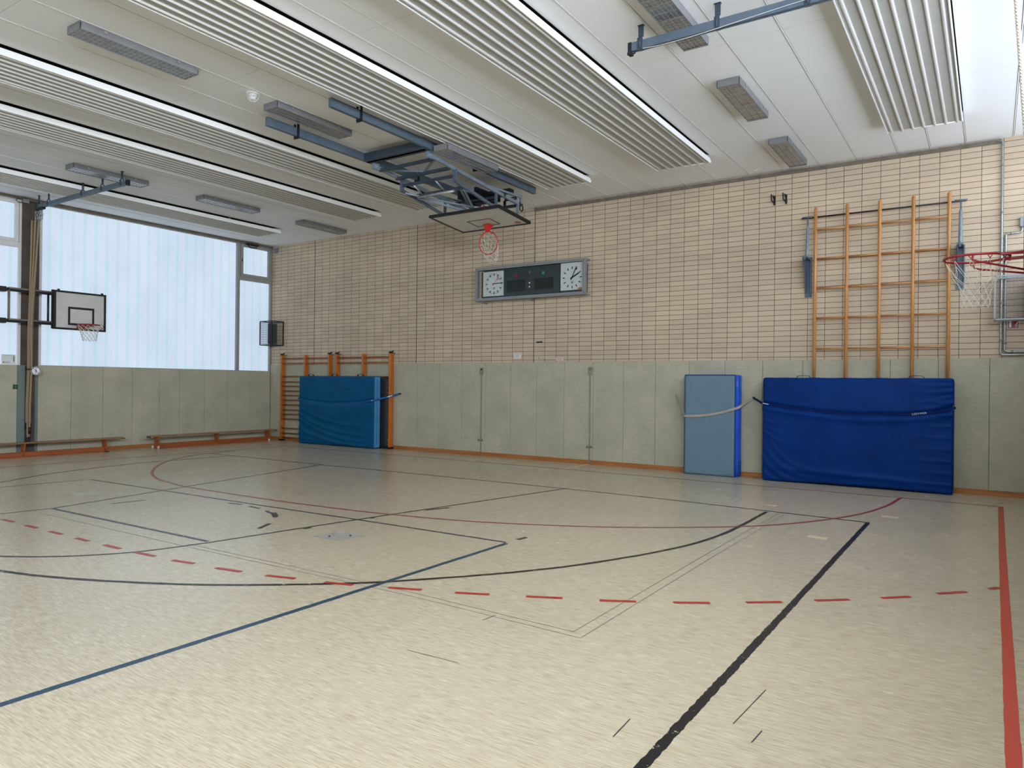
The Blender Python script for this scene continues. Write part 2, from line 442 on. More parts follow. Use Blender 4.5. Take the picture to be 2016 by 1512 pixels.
ceiling = struct(m.build('ceiling', 'ceil', origin=(0, 0, H)))
m = MB(); m.box(-0.3, XR+0.7, YF-0.3, 0.3, H+0.022, H+0.1)
cb = m.build('ceiling_backing', 'gap', ceiling); cb['kind'] = 'structure'
m = MB()
for x in XJ[1:-1]:
    inside = any(a-0.02 < x < b+0.02 for a, b in STRIPS)
    m.box(x-0.0065, x+0.0065, -1.6 if inside else YF, 0, H-0.005, H+0.021)
cb = m.build('ceiling_rail', 'tbar', ceiling); cb['kind'] = 'structure'

# cladding boards on the lower walls
def clad(name, axis, joints, z0, z1, mat='pad'):
    m = MB(); g = MB()
    for a, b in zip(joints[:-1], joints[1:]):
        lo, hi = min(a, b)+0.003, max(a, b)-0.003
        if axis == 'x': m.box(lo, hi, -0.032, -0.006, z0, z1)
        elif axis == 'y': m.box(0.006, 0.032, lo, hi, z0, z1)
        else: m.box(XR-0.032, XR-0.006, lo, hi, z0, z1)
    o = struct(m.build(name, mat, origin=(0, 0, z0), bevel=0.004))
    lo, hi = min(joints), max(joints)
    if axis == 'x': g.box(lo, hi, -0.012, 0, z0, z1-0.004)
    elif axis == 'y': g.box(0, 0.012, lo, hi, z0, z1-0.004)
    else: g.box(XR-0.012, XR, lo, hi, z0, z1-0.004)
    k = g.build('cladding_backing', 'padgap', o); k['kind'] = 'structure'
    return o
jx = [0.033]+[5.10+0.7145*k for k in range(-7, 21)]
jx = sorted(jx)+[XR-0.033]
clad('trim_1', 'x', jx, 0.085, 2.215)
jy = [-0.045, -0.751, -1.485, -2.203, -2.928, -3.482, -4.189, -4.907, -5.632, -6.344]
clad('trim_2', 'y', jy, 0.085, 2.018)
clad('trim_3', 'y', [-6.345, -6.40], 0.085, 2.018, 'padblue')
clad('trim_4', 'y', [-6.60, -6.76], 0.085, 2.018, 'padblue')
clad('trim_5', 'y', [-6.76-0.72*k for k in range(24)], 0.085, 2.018)
clad('trim_6', 'r', [-0.04-0.72*k for k in range(33)], 0.085, 2.2)
struct(MB().box(0.05, XR, -0.045, 0, 0, 0.088).build('baseboard_back', 'base', origin=(0, 0, 0), bevel=0.004))
struct(MB().box(0, 0.045, YF, -0.045, 0, 0.088).build('baseboard_left', 'basey', origin=(0, 0, 0), bevel=0.004))
struct(MB().box(XR-0.045, XR, YF, -0.045, 0, 0.088).build('baseboard_right', 'basey', origin=(0, 0, 0), bevel=0.004))
# pillar between the windows
struct(MB().box(-0.2, 0.005, -6.70, -6.33, 2.0, H).box(-0.1, 0.004, -6.6, -6.4, 0, 2.0).build('trim_7', 'pillar', origin=(0, -6.5, 0)))
# dark track along the top of the windows
struct(MB().box(0.0, 0.05, YF, -0.01, 5.695, 5.745).build('trim_8', 'duct', origin=(0, 0, 5.69)))
struct(MB().box(9.28, 18.09, -0.035, 0, 5.665, 5.73).box(9.28, 18.09, -0.045, -0.03, 5.675, 5.683).box(9.28, 18.09, -0.045, -0.03, 5.70, 5.708).build('trim_9', 'duct', origin=(9.3, 0, 5.6)))

# ---- windows of the far window wall (x = 0)
M['glassback'] = flat('frosted glass outer skin', (190, 205, 210), 0.4)
def room_side_only(o, n):
    """daylight leaves the pane only through the face towards the room"""
    o.data.materials.append(M['glassback'])
    for f in o.data.polygons: f.material_index = 0 if f.normal.dot(Vector(n)) > 0.9 else 1
def window_y(name, y0, y1, z0, z1, vent=None, x=0.0, sgn=1, glass='uglass', mats=('frame', 'frame')):
    """fixed or vented window in a wall of constant x; sgn=+1 faces +x"""
    w = thing(name, '', 'window', (x, (y0+y1)/2, z0)); del w['label']; del w['category']; w['kind'] = 'structure'
    def bx(m, a, b, c, d, e, f):
        X0, X1 = (x+sgn*a, x+sgn*b); m.box(min(X0, X1), max(X0, X1), c, d, e, f)
    fr = MB(); t = 0.045
    bx(fr, -0.08, 0.02, y0, y0+t, z0, z1); bx(fr, -0.08, 0.02, y1-t, y1, z0, z1)
    bx(fr, -0.08, 0.02, y0+t, y1-t, z1-0.03, z1); bx(fr, -0.08, 0.02, y0+t, y1-t, z0-0.005, z0+0.012)
    if vent: bx(fr, -0.08, 0.03, y0+t, y1-t, vent-0.11, vent)
    o = fr.build('window_frame', mats[0], w); o['kind'] = 'structure'
    g = MB(); bx(g, -0.07, -0.055, y0+t, y1-t, z0+0.01, (vent-0.1 if vent else z1-0.03))
    o = g.build('pane', glass, w); o['kind'] = 'structure'; room_side_only(o, (sgn, 0, 0))
    if vent:
        v = MB(); s0, s1, zz0, zz1 = y0+t+0.02, y1-t-0.02, vent+0.0, z1-0.035; k = 0.075
        bx(v, -0.05, 0.045, s0, s0+k, zz0, zz1); bx(v, -0.05, 0.045, s1-k, s1, zz0, zz1)
        bx(v, -0.05, 0.045, s0+k, s1-k, zz0, zz0+k); bx(v, -0.05, 0.045, s0+k, s1-k, zz1-k, zz1)
        sash = v.build('sash', mats[1], w, bevel=0.006); sash['kind'] = 'structure'
        g = MB(); bx(g, -0.03, -0.015, s0+k, s1-k, zz0+k, zz1-k)
        o = g.build('sash_pane', glass, sash); o['kind'] = 'structure'; room_side_only(o, (sgn, 0, 0))
        h = MB(); bx(h, 0.045, 0.06, s0+0.02, s0+0.035, (zz0+zz1)/2-0.05, (zz0+zz1)/2+0.05)
        o = h.build('handle', 'iron', sash); o['kind'] = 'structure'
    return w
window_y('window_1', -6.33, -1.155, 2.018, 5.70)
window_y('window_2', -1.155, -0.02, 2.018, 5.70, vent=4.74)
window_y('window_3', -7.85, -6.70, 2.018, 5.70, vent=4.74, mats=('framew', 'framew'))
window_y('window_4', -13.4, -7.85, 2.018, 5.70)
window_y('window_5', -20.0, -13.9, 2.018, 5.70)
window_y('window_6', -23.6, -20.4, 2.018, 5.70)
for k in range(4):
    window_y('window_%d' % (7+k), -0.25-5.3*(k+1)+0.25, -0.25-5.3*k, SILL, 5.66, x=XR+0.5, sgn=-1, glass='uglass_sun%d' % k)
# unseen glowing band added in the wall behind the camera for fill
w = MB().box(1.0, XR-1, YF-0.02, YF+0.02, 2.1, 5.6).build('window_12', 'uglass_fill', origin=(10, YF, 2.1)); struct(w); room_side_only(w, (0, 1, 0))
# white jamb beside pillar
struct(MB().box(-0.02, 0.03, -6.335, -6.285, 2.018, 5.70).build('trim_10', 'framew', origin=(0, -6.3, 2.0)))

# ------------------------------------------------------------------ floor markings (painted on the floor: parts of it)
def line_mesh(pts, w, m=None, z=0.0012, jitter=0.08, step=0.06):
    m = m or MB(); P = [Vector((p[0], p[1], 0)) for p in pts]
    R = [P[0]]
    for a, b in zip(P[:-1], P[1:]):
        n = max(1, int((b-a).length/step))
        for k in range(1, n+1): R.append(a.lerp(b, k/n))
    L = []
    for i, p in enumerate(R):
        d = (R[min(i+1, len(R)-1)]-R[max(i-1, 0)]).normalized(); q = Vector((-d.y, d.x, 0))
        a = w/2*(1+random.uniform(-jitter, jitter)); b = w/2*(1+random.uniform(-jitter, jitter))
        L.append((m.bm.verts.new((p.x+q.x*a, p.y+q.y*a, z)), m.bm.verts.new((p.x-q.x*b, p.y-q.y*b, z))))
    for (a, b), (c, d) in zip(L[:-1], L[1:]): m.bm.faces.new((a, b, d, c))
    return m
def court(name, pts, w, mat, label, z=0.0012, **kw):
    o = line_mesh(pts, w, z=z, **kw).build(name, mat, floor); o['label'] = label; o['kind'] = 'structure'
    return o
court('court_line', [(16.705, -13.3), (16.70, -3.86)], 0.055, 'l_black', 'thick black sideline', jitter=0.16, step=0.03)
court('court_line', [(2.43, -3.74), (6.45, -3.71), (9.39, -3.62), (12.15, -3.59), (13.82, -3.62), (16.72, -3.83)], 0.045, 'l_black', 'thin black end line', z=0.0016)
court('court_line', catmull([(12.15, -3.60), (11.78, -5.6), (11.42, -7.56), (11.12, -9.41)], 4)+catmull([(11.12, -9.41), (10.95, -10.02), (10.66, -10.46), (10.3, -10.78), (9.9, -11.0), (9.4, -11.1), (8.9, -11.0), (8.3, -10.7)], 6)[1:], 0.045, 'l_black', 'black lane line curving into a circle', z=0.0014)
court('court_line', [(6.44, -3.72), (7.05, -6.6), (7.66, -9.40)], 0.045, 'l_black', 'black lane line', z=0.0014)
court('court_line', [(7.66, -9.40), (7.55, -10.1), (7.4, -10.9), (7.1, -12.0)], 0.03, 'l_black', 'thin black line', z=0.0014)
court('court_line', [(5.13, -7.68), (9.69, -7.6), (11.39, -7.55), (13.66, -7.52)], 0.045, 'l_navy', 'worn navy cross line', z=0.0018)
court('court_line', [(7.67, -9.40), (11.06, -9.37)], 0.05, 'l_navy', 'worn navy free throw line', z=0.0018)
for q in ([(7.9, -8.75), (7.95, -8.3)], [(10.02, -7.83), (10.2, -7.9)], [(9.1, -7.75), (9.35, -7.72)], [(9.55, -7.74), (9.8, -7.77)], [(10.42, -8.0), (10.5, -8.06)]):
    court('court_line', q, 0.045, 'l_navy', 'leftover piece of a worn circle', z=0.002)
court('court_line', [(13.705, -14.2), (13.69, -11.0), (13.675, -7.56)], 0.055, 'l_blue', 'blue line', z=0.0022)
court('court_line', [(13.665, -7.33), (13.68, -7.17)], 0.055, 'l_blue', 'short blue dash', z=0.0022)
arc = [(9.6, -11.33), (10.64, -11.16), (11.43, -10.92), (12.32, -10.49), (12.95, -10.06), (13.55, -9.55), (13.92, -9.13), (14.33, -8.60), (14.66, -8.08), (14.91, -7.56), (15.15, -6.95), (15.33, -6.3), (15.42, -5.6), (15.44, -4.9), (15.44, -3.82)]
court('court_line', catmull(arc, 6), 0.05, 'l_black', 'long black arc', z=0.002, jitter=0.14)
ra = [(2.45, -2.9), (2.6, -3.9), (3.12, -4.88), (3.98, -5.78), (4.98, -6.49), (5.86, -6.92), (6.61, -7.1), (7.32, -7.2), (9.16, -7.22), (9.99, -7.19), (10.91, -7.12), (11.5, -7.04), (12.45, -6.84), (13.18, -6.58), (14.01, -6.18), (14.67, -5.74), (15.37, -5.16), (15.85, -4.60), (16.25, -3.89), (16.55, -3.11), (16.74, -2.17), (16.82, -1.22)]
court('court_line', catmull(ra, 6), 0.05, 'l_maroon', 'thin maroon goal area arc', z=0.0024)
court('court_line', [(2.0, -1.30), (7.7, -1.20)], 0.04, 'l_brown', 'dark red goal line', z=0.0014)
court('court_line', [(7.7, -1.20), (16.79, -1.20), (18.10, -1.27)], 0.04, 'l_maroon', 'thin red goal line', z=0.0016)
court('court_line', [(18.115, -1.25), (18.10, -5.0), (18.085, -14.0)], 0.065, 'l_orange', 'orange red sideline', z=0.0026, jitter=0.06)
court('court_line', [(1.98, -14), (2.1, -7.86), (2.2, -4.92), (2.35, -1.4)], 0.04, 'l_brown', 'thin dark sideline', z=0.0014)
court('court_line', catmull([(5.0, -9.8), (4.42, -8.77), (3.82, -7.73), (3.48, -6.58), (3.35, -5.54), (3.42, -4.46), (3.46, -3.75)], 6), 0.045, 'l_black', 'black arc near the window wall', z=0.002)
court('court_line', [(5.0, -9.2), (5.1, -7.75)], 0.03, 'l_navy', 'faint line', z=0.0018)
for p in ([(15.69, -3.54), (15.68, -6.88), (15.70, -9.66)], [(15.60, -3.54), (15.59, -6.88), (15.60, -9.58)], [(15.70, -9.66), (14.16, -9.60), (11.0, -9.64), (7.9, -9.64)], [(15.60, -9.58), (14.1, -9.52), (11.0, -9.56)]):
    court('floor_seam', p, 0.008, 'l_grey', 'thin grey seam', z=0.001, jitter=0)
DASH = [(8.0, -10.1, 8.3, -10.1), (8.61, -10.1, 8.9, -10.1), (9.2, -10.1, 9.48, -10.1), (9.8, -10.1, 10.06, -10.1), (10.37, -10.09, 10.67, -10.09), (10.94, -10.08, 11.25, -10.06), (11.53, -10.05, 11.81, -10.0), (12.11, -9.98, 12.41, -9.93), (12.69, -9.88, 12.98, -9.8), (13.27, -9.73, 13.53, -9.65), (13.82, -9.53, 14.09, -9.42), (14.36, -9.32, 14.62, -9.2), (14.89, -9.07, 15.15, -8.94), (15.42, -8.82, 15.67, -8.68), (15.92, -8.53, 16.16, -8.37), (16.39, -8.19, 16.62, -8.01), (16.83, -7.81, 17.05, -7.62), (17.26, -7.42, 17.45, -7.23), (17.63, -7.0, 17.83, -6.79), (17.99, -6.57, 18.06, -6.47)]
m = MB()
for i in range(1, 12):
    DASH.append((8.0-0.6*i, -10.1+0.012*i*i, 8.3-0.6*i, -10.1+0.012*(i-.5)**2))
for a, b, c, d in DASH: line_mesh([(a, b), (c, d)], 0.05, m, z=0.0028)
o = m.build('court_line', 'l_red', floor); o['label'] = 'dashed red free throw arc'; o['kind'] = 'structure'
m = MB()
for a, b, w_ in (((10.22, -7.87), (10.47, -8.03), 0.07), ((10.92, -8.62), (10.78, -8.36), 0.05), ((11.35, -8.33), (11.36, -8.23), 0.05), ((11.66, -6.52), (11.79, -6.18), 0.05),
                 ((11.49, -7.40), (11.50, -7.32), 0.04), ((16.48, -10.78), (16.47, -10.56), 0.006), ((16.92, -10.31), (16.95, -9.79), 0.005),
                 ((14.9, -10.5), (15.3, -10.48), 0.004), ((14.95, -9.75), (14.96, -9.6), 0.006), ((17.05, -10.45), (17.06, -10.3), 0.006)):
    line_mesh([a, b], w_, m, z=0.003)
o = m.build('floor_mark', 'l_dark', floor); o['label'] = 'black tape scraps and scuffs'; o['kind'] = 'structure'
def patch(pts, mat, label, z=0.0009):
    m = MB(); m.quad(*[(x, y, z) for x, y in pts]); o = m.build('floor_patch', mat, floor); o['label'] = label; o['kind'] = 'structure'
patch([(11.76, -8.54), (12.15, -8.54), (12.18, -8.17), (11.79, -8.17)], 'hatch', 'square grey floor hatch')
m = MB(); line_mesh([(11.86, -8.40), (11.93, -8.46)], 0.02, m, z=0.0014); line_mesh([(12.02, -8.24), (12.09, -8.30)], 0.02, m, z=0.0014)
o = m.build('floor_mark', 'l_dark', floor); o['kind'] = 'structure'
patch([(15.22, -3.27), (15.43, -3.29), (15.44, -3.17), (15.23, -3.15)], 'tape', 'small beige tape patch')
patch([(16.78, -3.27), (16.98, -3.27), (16.98, -3.14), (16.78, -3.14)], 'tape', 'small beige tape patch')
patch([(16.24, -5.26), (16.45, -5.28), (16.46, -5.15), (16.25, -5.13)], 'tape', 'small beige tape patch')
patch([(10.69, -1.10), (10.80, -1.10), (10.80, -0.06), (10.69, -0.06)], 'tape', 'beige tape strip by the wall')
patch([(6.4, -8.68), (6.85, -8.72), (7.0, -8.36), (6.55, -8.30)], 'ptch', 'yellowish floor patch')

# ------------------------------------------------------------------ radiant heating strips on the ceiling
def radiant(x0, x1, label, first=None):
    zb, zt = H-0.13, H-0.045
    t = thing('radiant_panel', label, 'ceiling radiator', ((x0+x1)/2, -13, zb), 'radiant heating strips along the ceiling')
    y0, y1 = -23.6, -1.56
    m = MB().box(x0, x1, y0, y1, zb+0.022, zb+0.026)                      # sheet, bends up at both edges
    m.box(x0, x1, y0, y1, zt-0.008, zt)
    m.build('panel_sheet', 'strip', t)
    for a in (x0-0.001, x1-0.009): MB().box(a, a+0.01, y0, y1, zb, zt+0.001).build('side_rail', 'tube', t)
    n = 7; mar = 0.0625; w = (x1-x0-2*mar)/(n-1)
    for k in range(n):
        xc = x0+mar+w*k
        MB().tube([(xc, y0, zb+0.021), (xc, y1+0.01, zb+0.021)], 0.0195, 10).build('heating_tube', 'tube', t)
    MB().tube([(x0-0.01, y1+0.0, zb+0.03), (x1+0.01, y1+0.0, zb+0.03)], 0.02, 8).box(x0, x1, y1-0.02, y1-0.012, zb+0.03, zt).build('end_pipe', 'tube', t)
    for k in range(3):
        y = -3.0-k*9; MB().box(x0+0.1, x1-0.1, y-0.02, y+0.02, zt, zt+0.01).box(x0+0.1, x0+0.13, y-0.02, y+0.02, zt+0.01, H+0.02).box(x1-0.13, x1-0.1, y-0.02, y+0.02, zt+0.01, H+0.02).build('hanger', 'galv', t)
    return t
radiant(10.54, 11.50, 'white ribbed radiant heating strip passing just right of the ceiling hoop frame')
radiant(7.05, 7.99, 'white ribbed radiant heating strip passing just left of the ceiling hoop frame')
radiant(5.04, 5.96, 'white ribbed radiant heating strip, second from the far window wall')
radiant(1.42, 2.34, 'white ribbed radiant heating strip nearest the far window wall, under the rope rail')
radiant(12.88, 13.85, 'white ribbed radiant heating strip ending above the wall right of the two faced clock board')
radiant(16.62, 17.60, 'broad white radiant heating strip at the upper right above the wooden climbing lattice')

# ------------------------------------------------------------------ ceiling lamps
def make_lamp(loc, label):
    """loc = centre at ceiling; 0.30 x 1.45 fixture, built around the origin"""
    t = thing('ceiling_light', label, 'ceiling light', (0, 0, 0), 'louvred ceiling lights')
    w, l, h = 0.15, 0.725, 0.095
    m = MB().box(-w, w, -l, l, -0.02, 0).box(-w, -w+0.012, -l, l, -h, -0.02).box(w-0.012, w, -l, l, -h, -0.02)
    m.box(-w, w, -l, -l+0.012, -h, -0.02).box(-w, w, l-0.012, l, -h, -0.02)
    m.build('housing', 'lamp', t, bevel=0.003)
    m = MB()
    m.quad((-w+0.012, -l+0.012, -0.087), (w-0.012, -l+0.012, -0.087), (w-0.012, l-0.012, -0.087), (-w+0.012, l-0.012, -0.087))
    m.build('reflector', 'lampin', t)
    m = MB()
    for x in (-0.046, 0.046): m.box(x-0.003, x+0.003, -l+0.012, l-0.012, -h+0.001, -0.087)
    for k in range(1, 24):
        y = -l+2*l*k/24; m.box(-w+0.012, w-0.012, y-0.0015, y+0.0015, -h+0.004, -0.089)
    m.build('louvre', 'louvre', t)
    for y in (-0.45, 0.45):
        for a in (-w-0.012, w): MB().box(a, a+0.012, y-0.02, y+0.02, -0.05, -0.02).build('clip', 'galv', t)
    t.location = loc
    return t
L0 = make_lamp((9.28, -9.22, H), 'long grey louvred ceiling light nearest the camera, at the upper left')
for loc, lab in (((9.27, -6.53, H), 'grey louvred ceiling light hanging beside the white caged lamp'),
                 ((10.47, -4.13, H-0.14), 'grey louvred ceiling light directly behind the blue hoop frame beam'),
                 ((3.57, -6.63, H), 'ceiling light reflecting daylight above the left rope rail'),
                 ((3.60, -3.98, H), 'ceiling light reflecting daylight, alone above the big frosted window'),
                 ((3.58, -1.25, H), 'grey ceiling light close to the tiled wall in the far left corner'),
                 ((15.08, -6.52, H), 'grey guarded ceiling light partly behind the upper right rope rail'),
                 ((15.08, -3.84, H), 'middle of the guarded ceiling lights at right, above the wall hooks'),
                 ((15.08, -1.18, H), 'guarded ceiling light touching the top of the tiled wall at right')):
    d = Vector(loc)-Vector(L0.location)
    c = copy_thing(L0, d, lab)
    if loc[0] > 15:     # wire guards on the right-hand row
        m = MB()
        for k in range(1, 6): m.tube([(loc[0]-0.15+0.05*k, loc[1]-0.72, H-0.10), (loc[0]-0.15+0.05*k, loc[1]+0.72, H-0.10)], 0.002, 4)
        for k in range(0, 10): m.tube([(loc[0]-0.15, loc[1]-0.72+0.16*k, H-0.101), (loc[0]+0.15, loc[1]-0.72+0.16*k, H-0.101)], 0.0025, 4)
        m.build('wire_guard', 'louvre', c)

# caged round lamp
t = thing('caged_lamp', 'small round white lamp in a wire cage on the ceiling', 'lamp', (9.33, -7.60, H))
MB().disc((9.33, -7.60, H-0.012), 0.085, (0, 0, 1), 28, 0.024).build('base', 'white', t)
MB().sphere((9.33, -7.60, H-0.03), 0.055, 16, (1, 1, 1.3)).build('bulb_cover', 'white', t)
m = MB()
for k in range(4):
    a = PI*k/4
    m.tube([(9.33+0.085*math.cos(a)*math.cos(q), -7.60+0.085*math.sin(a)*math.cos(q), H-0.02-0.105*math.sin(q)) for q in [PI*i/12 for i in range(13)]], 0.003, 5)
m.ring((9.33, -7.6, H-0.06), 0.080, 0.003, (0, 0, 1), 24, 5).ring((9.33, -7.6, H-0.1), 0.052, 0.003, (0, 0, 1), 24, 5)
m.build('wire_cage', 'white', t)

# ------------------------------------------------------------------ basketball hoop on a folding ceiling frame
def net_mesh(node, cols=12, rows=6, r=0.0035):
    """diamond net; node(row, angle) -> point"""
    m = MB()
    for R in range(rows):
        for i in range(cols):
            a0 = 2*PI*(i+0.5*(R % 2))/cols
            for s_ in (-0.5, 0.5):
                a1 = a0+s_*2*PI/cols
                p, q = Vector(node(R, a0)), Vector(node(R+1, a1)); md = (p+q)/2
                m.tube([p, md, q], r, 4, cap=False)
    return m
hoop = thing('ceiling_hoop', 'basketball hoop and white backboard folded up on a blue steel ceiling frame', 'basketball hoop', (9.55, -4.7, H))
xl, xr = 8.93, 10.22
def ch(m, x, y0, y1, z0=H-0.19, z1=H-0.06, w=0.06):      # U-channel seen as box with flanges
    m.box(x-w/2, x+w/2, y0, y1, z0, z0+0.012).box(x-w/2, x+w/2, y0, y1, z1-0.012, z1).box(x-0.006, x+w/2, y0, y1, z0+0.012, z1-0.012)
for x in (xl-0.06, xr+0.03):
    m = MB(); ch(m, x, -7.0, -1.62); m.box(x-0.032, x+0.034, -7.012, -7.0, H-0.19, H-0.06); m.box(x-0.03, x+0.04, -1.9, -1.61, H-0.192, H-0.058); m.build('ceiling_beam', 'steel', hoop)
m = MB().box(xl-0.04, xr, -5.02, -4.90, H-0.205, H-0.19+0.12).box(xl-0.05, xr+0.01, -4.96, -4.84, H-0.205, H-0.19); m.build('cross_beam', 'dsteel', hoop)
for x in (xl-0.06, xr+0.03):
    for y in (-6.45, -3.6):
        m = MB().box(x-0.045, x-0.035, y-0.02, y+0.02, H-0.20, H).box(x+0.035, x+0.045, y-0.02, y+0.02, H-0.20, H).box(x-0.05, x+0.05, y-0.02, y+0.02, H-0.215, H-0.2)
        m.tube([(x-0.06, y, H-0.225), (x+0.06, y, H-0.225)], 0.008, 6); m.build('beam_clamp', 'iron', hoop)
# swing frame
zP = H-0.24
def zt(y): return 5.50+(y+4.75)*(5.34-5.50)/(-2.85+4.75)
for x in (xl+0.02, xr-0.04):
    m = MB().bar((x, -4.78, zt(-4.78)), (x, -2.10, zt(-2.10)), 0.045, 0.06); m.bar((x, -2.10, zt(-2.1)+0.03), (x, -2.10, 5.0), 0.04)
    m.bar((x, -3.1, 5.385), (x, -2.0, 5.425), 0.035, 0.04); m.bar((x, -2.0, 5.46), (x, -2.0, 5.33), 0.05, 0.04)
    m.build('swing_arm', 'lsteel', hoop)
    MB().box(x-0.02, x+0.025, -4.86, -4.72, zt(-4.78)-0.05, H-0.19).tube([(x-0.05, -4.79, zt(-4.79)), (x+0.05, -4.79, zt(-4.79))], 0.022, 10).build('hinge', 'lsteel', hoop)
    m = MB().bar((x, -4.10, zt(-4.1)), (x, -4.10, 5.24), 0.05, 0.06).bar((x, -4.12, 5.25), (x, -2.93, 5.045), 0.04, 0.05)
    m.bar((x, -2.85, zt(-2.85)), (x, -2.85, 5.03), 0.04)
    m.build('lower_arm', 'steel', hoop)
for y, z, a, b, w_ in ((-4.66, zt(-4.66)-0.02, xl, xr-0.05, 0.05), (-4.24, zt(-4.24)-0.03, xl, xr-0.05, 0.05), (-4.10, 5.33, xl, xr-0.05, 0.045), (-3.80, 5.20, xl+0.1, xr-0.05, 0.05), (-2.0, zt(-2.0), xl, xr, 0.05), (-2.6, zt(-2.6), xl, xr, 0.04)):
    MB().bar((a, y, z), (b, y, z), w_, w_).build('cross_tube', 'dsteel', hoop)
m = MB().bar((xl, -4.62, zt(-4.62)), (9.6, -4.25, zt(-4.25)), 0.03, 0.03).bar((xr-0.05, -4.62, zt(-4.62)), (9.62, -4.25, zt(-4.25)), 0.04, 0.03)
m.bar((xl+0.05, -4.05, 5.2), (10.0, -2.3, 5.05), 0.03, 0.03).bar((xr-0.08, -4.05, 5.3), (9.2, -2.3, 5.2), 0.03, 0.03)
m.bar((xl+0.1, -3.75, 5.17), (9.6, -2.7, 5.03), 0.03, 0.035).bar((xr-0.1, -3.75, 5.17), (9.6, -2.7, 5.03), 0.03, 0.035)
m.build('diagonal_brace', 'lsteel', hoop)
m = MB().tube([(9.2, -4.10, 5.33), (9.2, -3.8, 5.19)], 0.016, 8).tube([(9.72, -4.10, 5.33), (9.72, -3.8, 5.19)], 0.016, 8)
m.tube([(9.1, -3.83, 5.16), (9.95, -3.83, 5.16)], 0.025, 10).sphere((9.3, -3.86, 5.14), 0.016).sphere((9.85, -3.86, 5.14), 0.016)
m.build('tilt_roller', 'galv', hoop)
m = MB().box(9.0, 10.15, -2.35, -2.2, 5.46, 5.53).box(9.25, 9.9, -2.5, -2.3, 5.30, 5.42).tube([(9.95, -2.2, 5.36), (10.2, -2.2, 5.36)], 0.035, 10)
m.box(9.3, 9.36, -2.9, -2.2, 5.30, 5.48).box(9.7, 9.76, -2.9, -2.2, 5.30, 5.48).tube([(10.13, -1.95, 5.34), (10.13, -1.95, 5.2), (10.13, -1.88, 5.17), (10.13, -1.84, 5.2), (10.13, -1.84, 5.28)], 0.012, 8)
m.bar((9.8, -2.0, 5.4), (9.8, -2.0, 4.98), 0.04).build('winch_and_lock', 'iron', hoop)
MB().box(9.40, 9.60, -2.5, -2.25, 5.08, 5.2).bar((9.62, -2.5, 5.2), (9.78, -2.3, 5.1), 0.06).build('spring_bracket', 'dred', hoop)
# backboard (local plane: near edge y=-2.996 z=5.0, far edge y=-1.90 z=4.90)
def bb(u, v, off=0.0):   # u across x (-.5...5), v 0 near .. 1 far, off below the board
    n = Vector((0, 0.1, 1.096)).normalized()
    return Vector((9.51+u*1.69, -2.996+v*1.096, 5.0-v*0.1))-n*off
bo = MB(); bo.poly([bb(-.5, 0), bb(.5, 0), bb(.5, 1), bb(-.5, 1)], Vector((0, 0, 0.04))); board = bo.build('backboard', 'board', hoop)
def frame_strip(m, f, u0, u1, v0, v1, tu, tv, off, th=0.003):
    for a, b, c, d in ((u0, u1, v0, v0+tv), (u0, u1, v1-tv, v1), (u0, u0+tu, v0+tv, v1-tv), (u1-tu, u1, v0+tv, v1-tv)):
        m.poly([f(a, c, off), f(b, c, off), f(b, d, off), f(a, d, off)], f(0, 0, off+th)-f(0, 0, off))
m = MB(); frame_strip(m, bb, -.5, .5, 0, 1, 0.03, 0.045, 0.0); frame_strip(m, bb, -.172, .16, .456, .805, 0.014, 0.02, 0.0)
for a, b in (((-.5, 0), (.5, 0)), ((.5, 0), (.5, 1)), ((.5, 1), (-.5, 1)), ((-.5, 1), (-.5, 0))): m.bar(bb(*a)+Vector((0, 0, .02)), bb(*b)+Vector((0, 0, .02)), 0.016, 0.046)
m.build('border', 'black', board)
m = MB()
c0 = bb(.39, .85, 0.003); nn = Vector((0, 0.1, 1.096)).normalized()
m.ring(c0, 0.06, 0.005, nn, 28, 5); m.bar(c0+Vector((-0.03, -0.02, 0)), c0+Vector((0.02, 0.0, 0)), 0.014, 0.004).bar(c0+Vector((0, 0.02, 0)), c0+Vector((0.0, -0.03, 0)), 0.012, 0.004)
m.build('emblem', 'dred', board)
# rim, perpendicular to the board
rc = Vector((9.525, -2.17, 4.55))
m = MB().ring(rc, 0.225, 0.010, (0, 1, 0.09), 48, 8)
m.build('rim', 'red', hoop)
m = MB().poly([(9.455, -2.235, 4.915), (9.575, -2.235, 4.915), (9.565, -2.19, 4.775), (9.465, -2.19, 4.775)], (0, 0.012, 0)).poly([(9.575, -2.235, 4.915), (9.575, -2.10, 4.905), (9.565, -2.19, 4.775)], (0.005, 0, 0))
m.poly([(9.455, -2.235, 4.915), (9.455, -2.10, 4.905), (9.465, -2.19, 4.775)], (0.005, 0, 0)).box(9.44, 9.59, -2.25, -2.07, 4.91, 4.92)
for k in range(12):
    a = 2*PI*k/12; m.ring(rc+Vector((0.225*math.sin(a), 0.01, 0.225*math.cos(a))), 0.012, 0.003, (math.cos(a), 0, -math.sin(a)), 8, 4)
m.build('rim_bracket', 'red', hoop)
def node_c(R, a):
    t_ = R/6; p = rc+Vector((0.222*math.sin(a), 0, 0.222*math.cos(a)))
    e = Vector((9.56+0.085*math.sin(a), -2.10+0.03*math.cos(a), 4.27+0.075*math.cos(a)))
    q = p.lerp(e, t_); q.z -= 0.12*math.sin(PI*t_)*(1-0.4*math.cos(a))*0.6; q.y += 0.10*math.sin(PI*t_); q.x += 0.02*math.sin(PI*t_)*math.sin(3*a)
    return q
net_mesh(node_c).build('net', 'net', hoop)

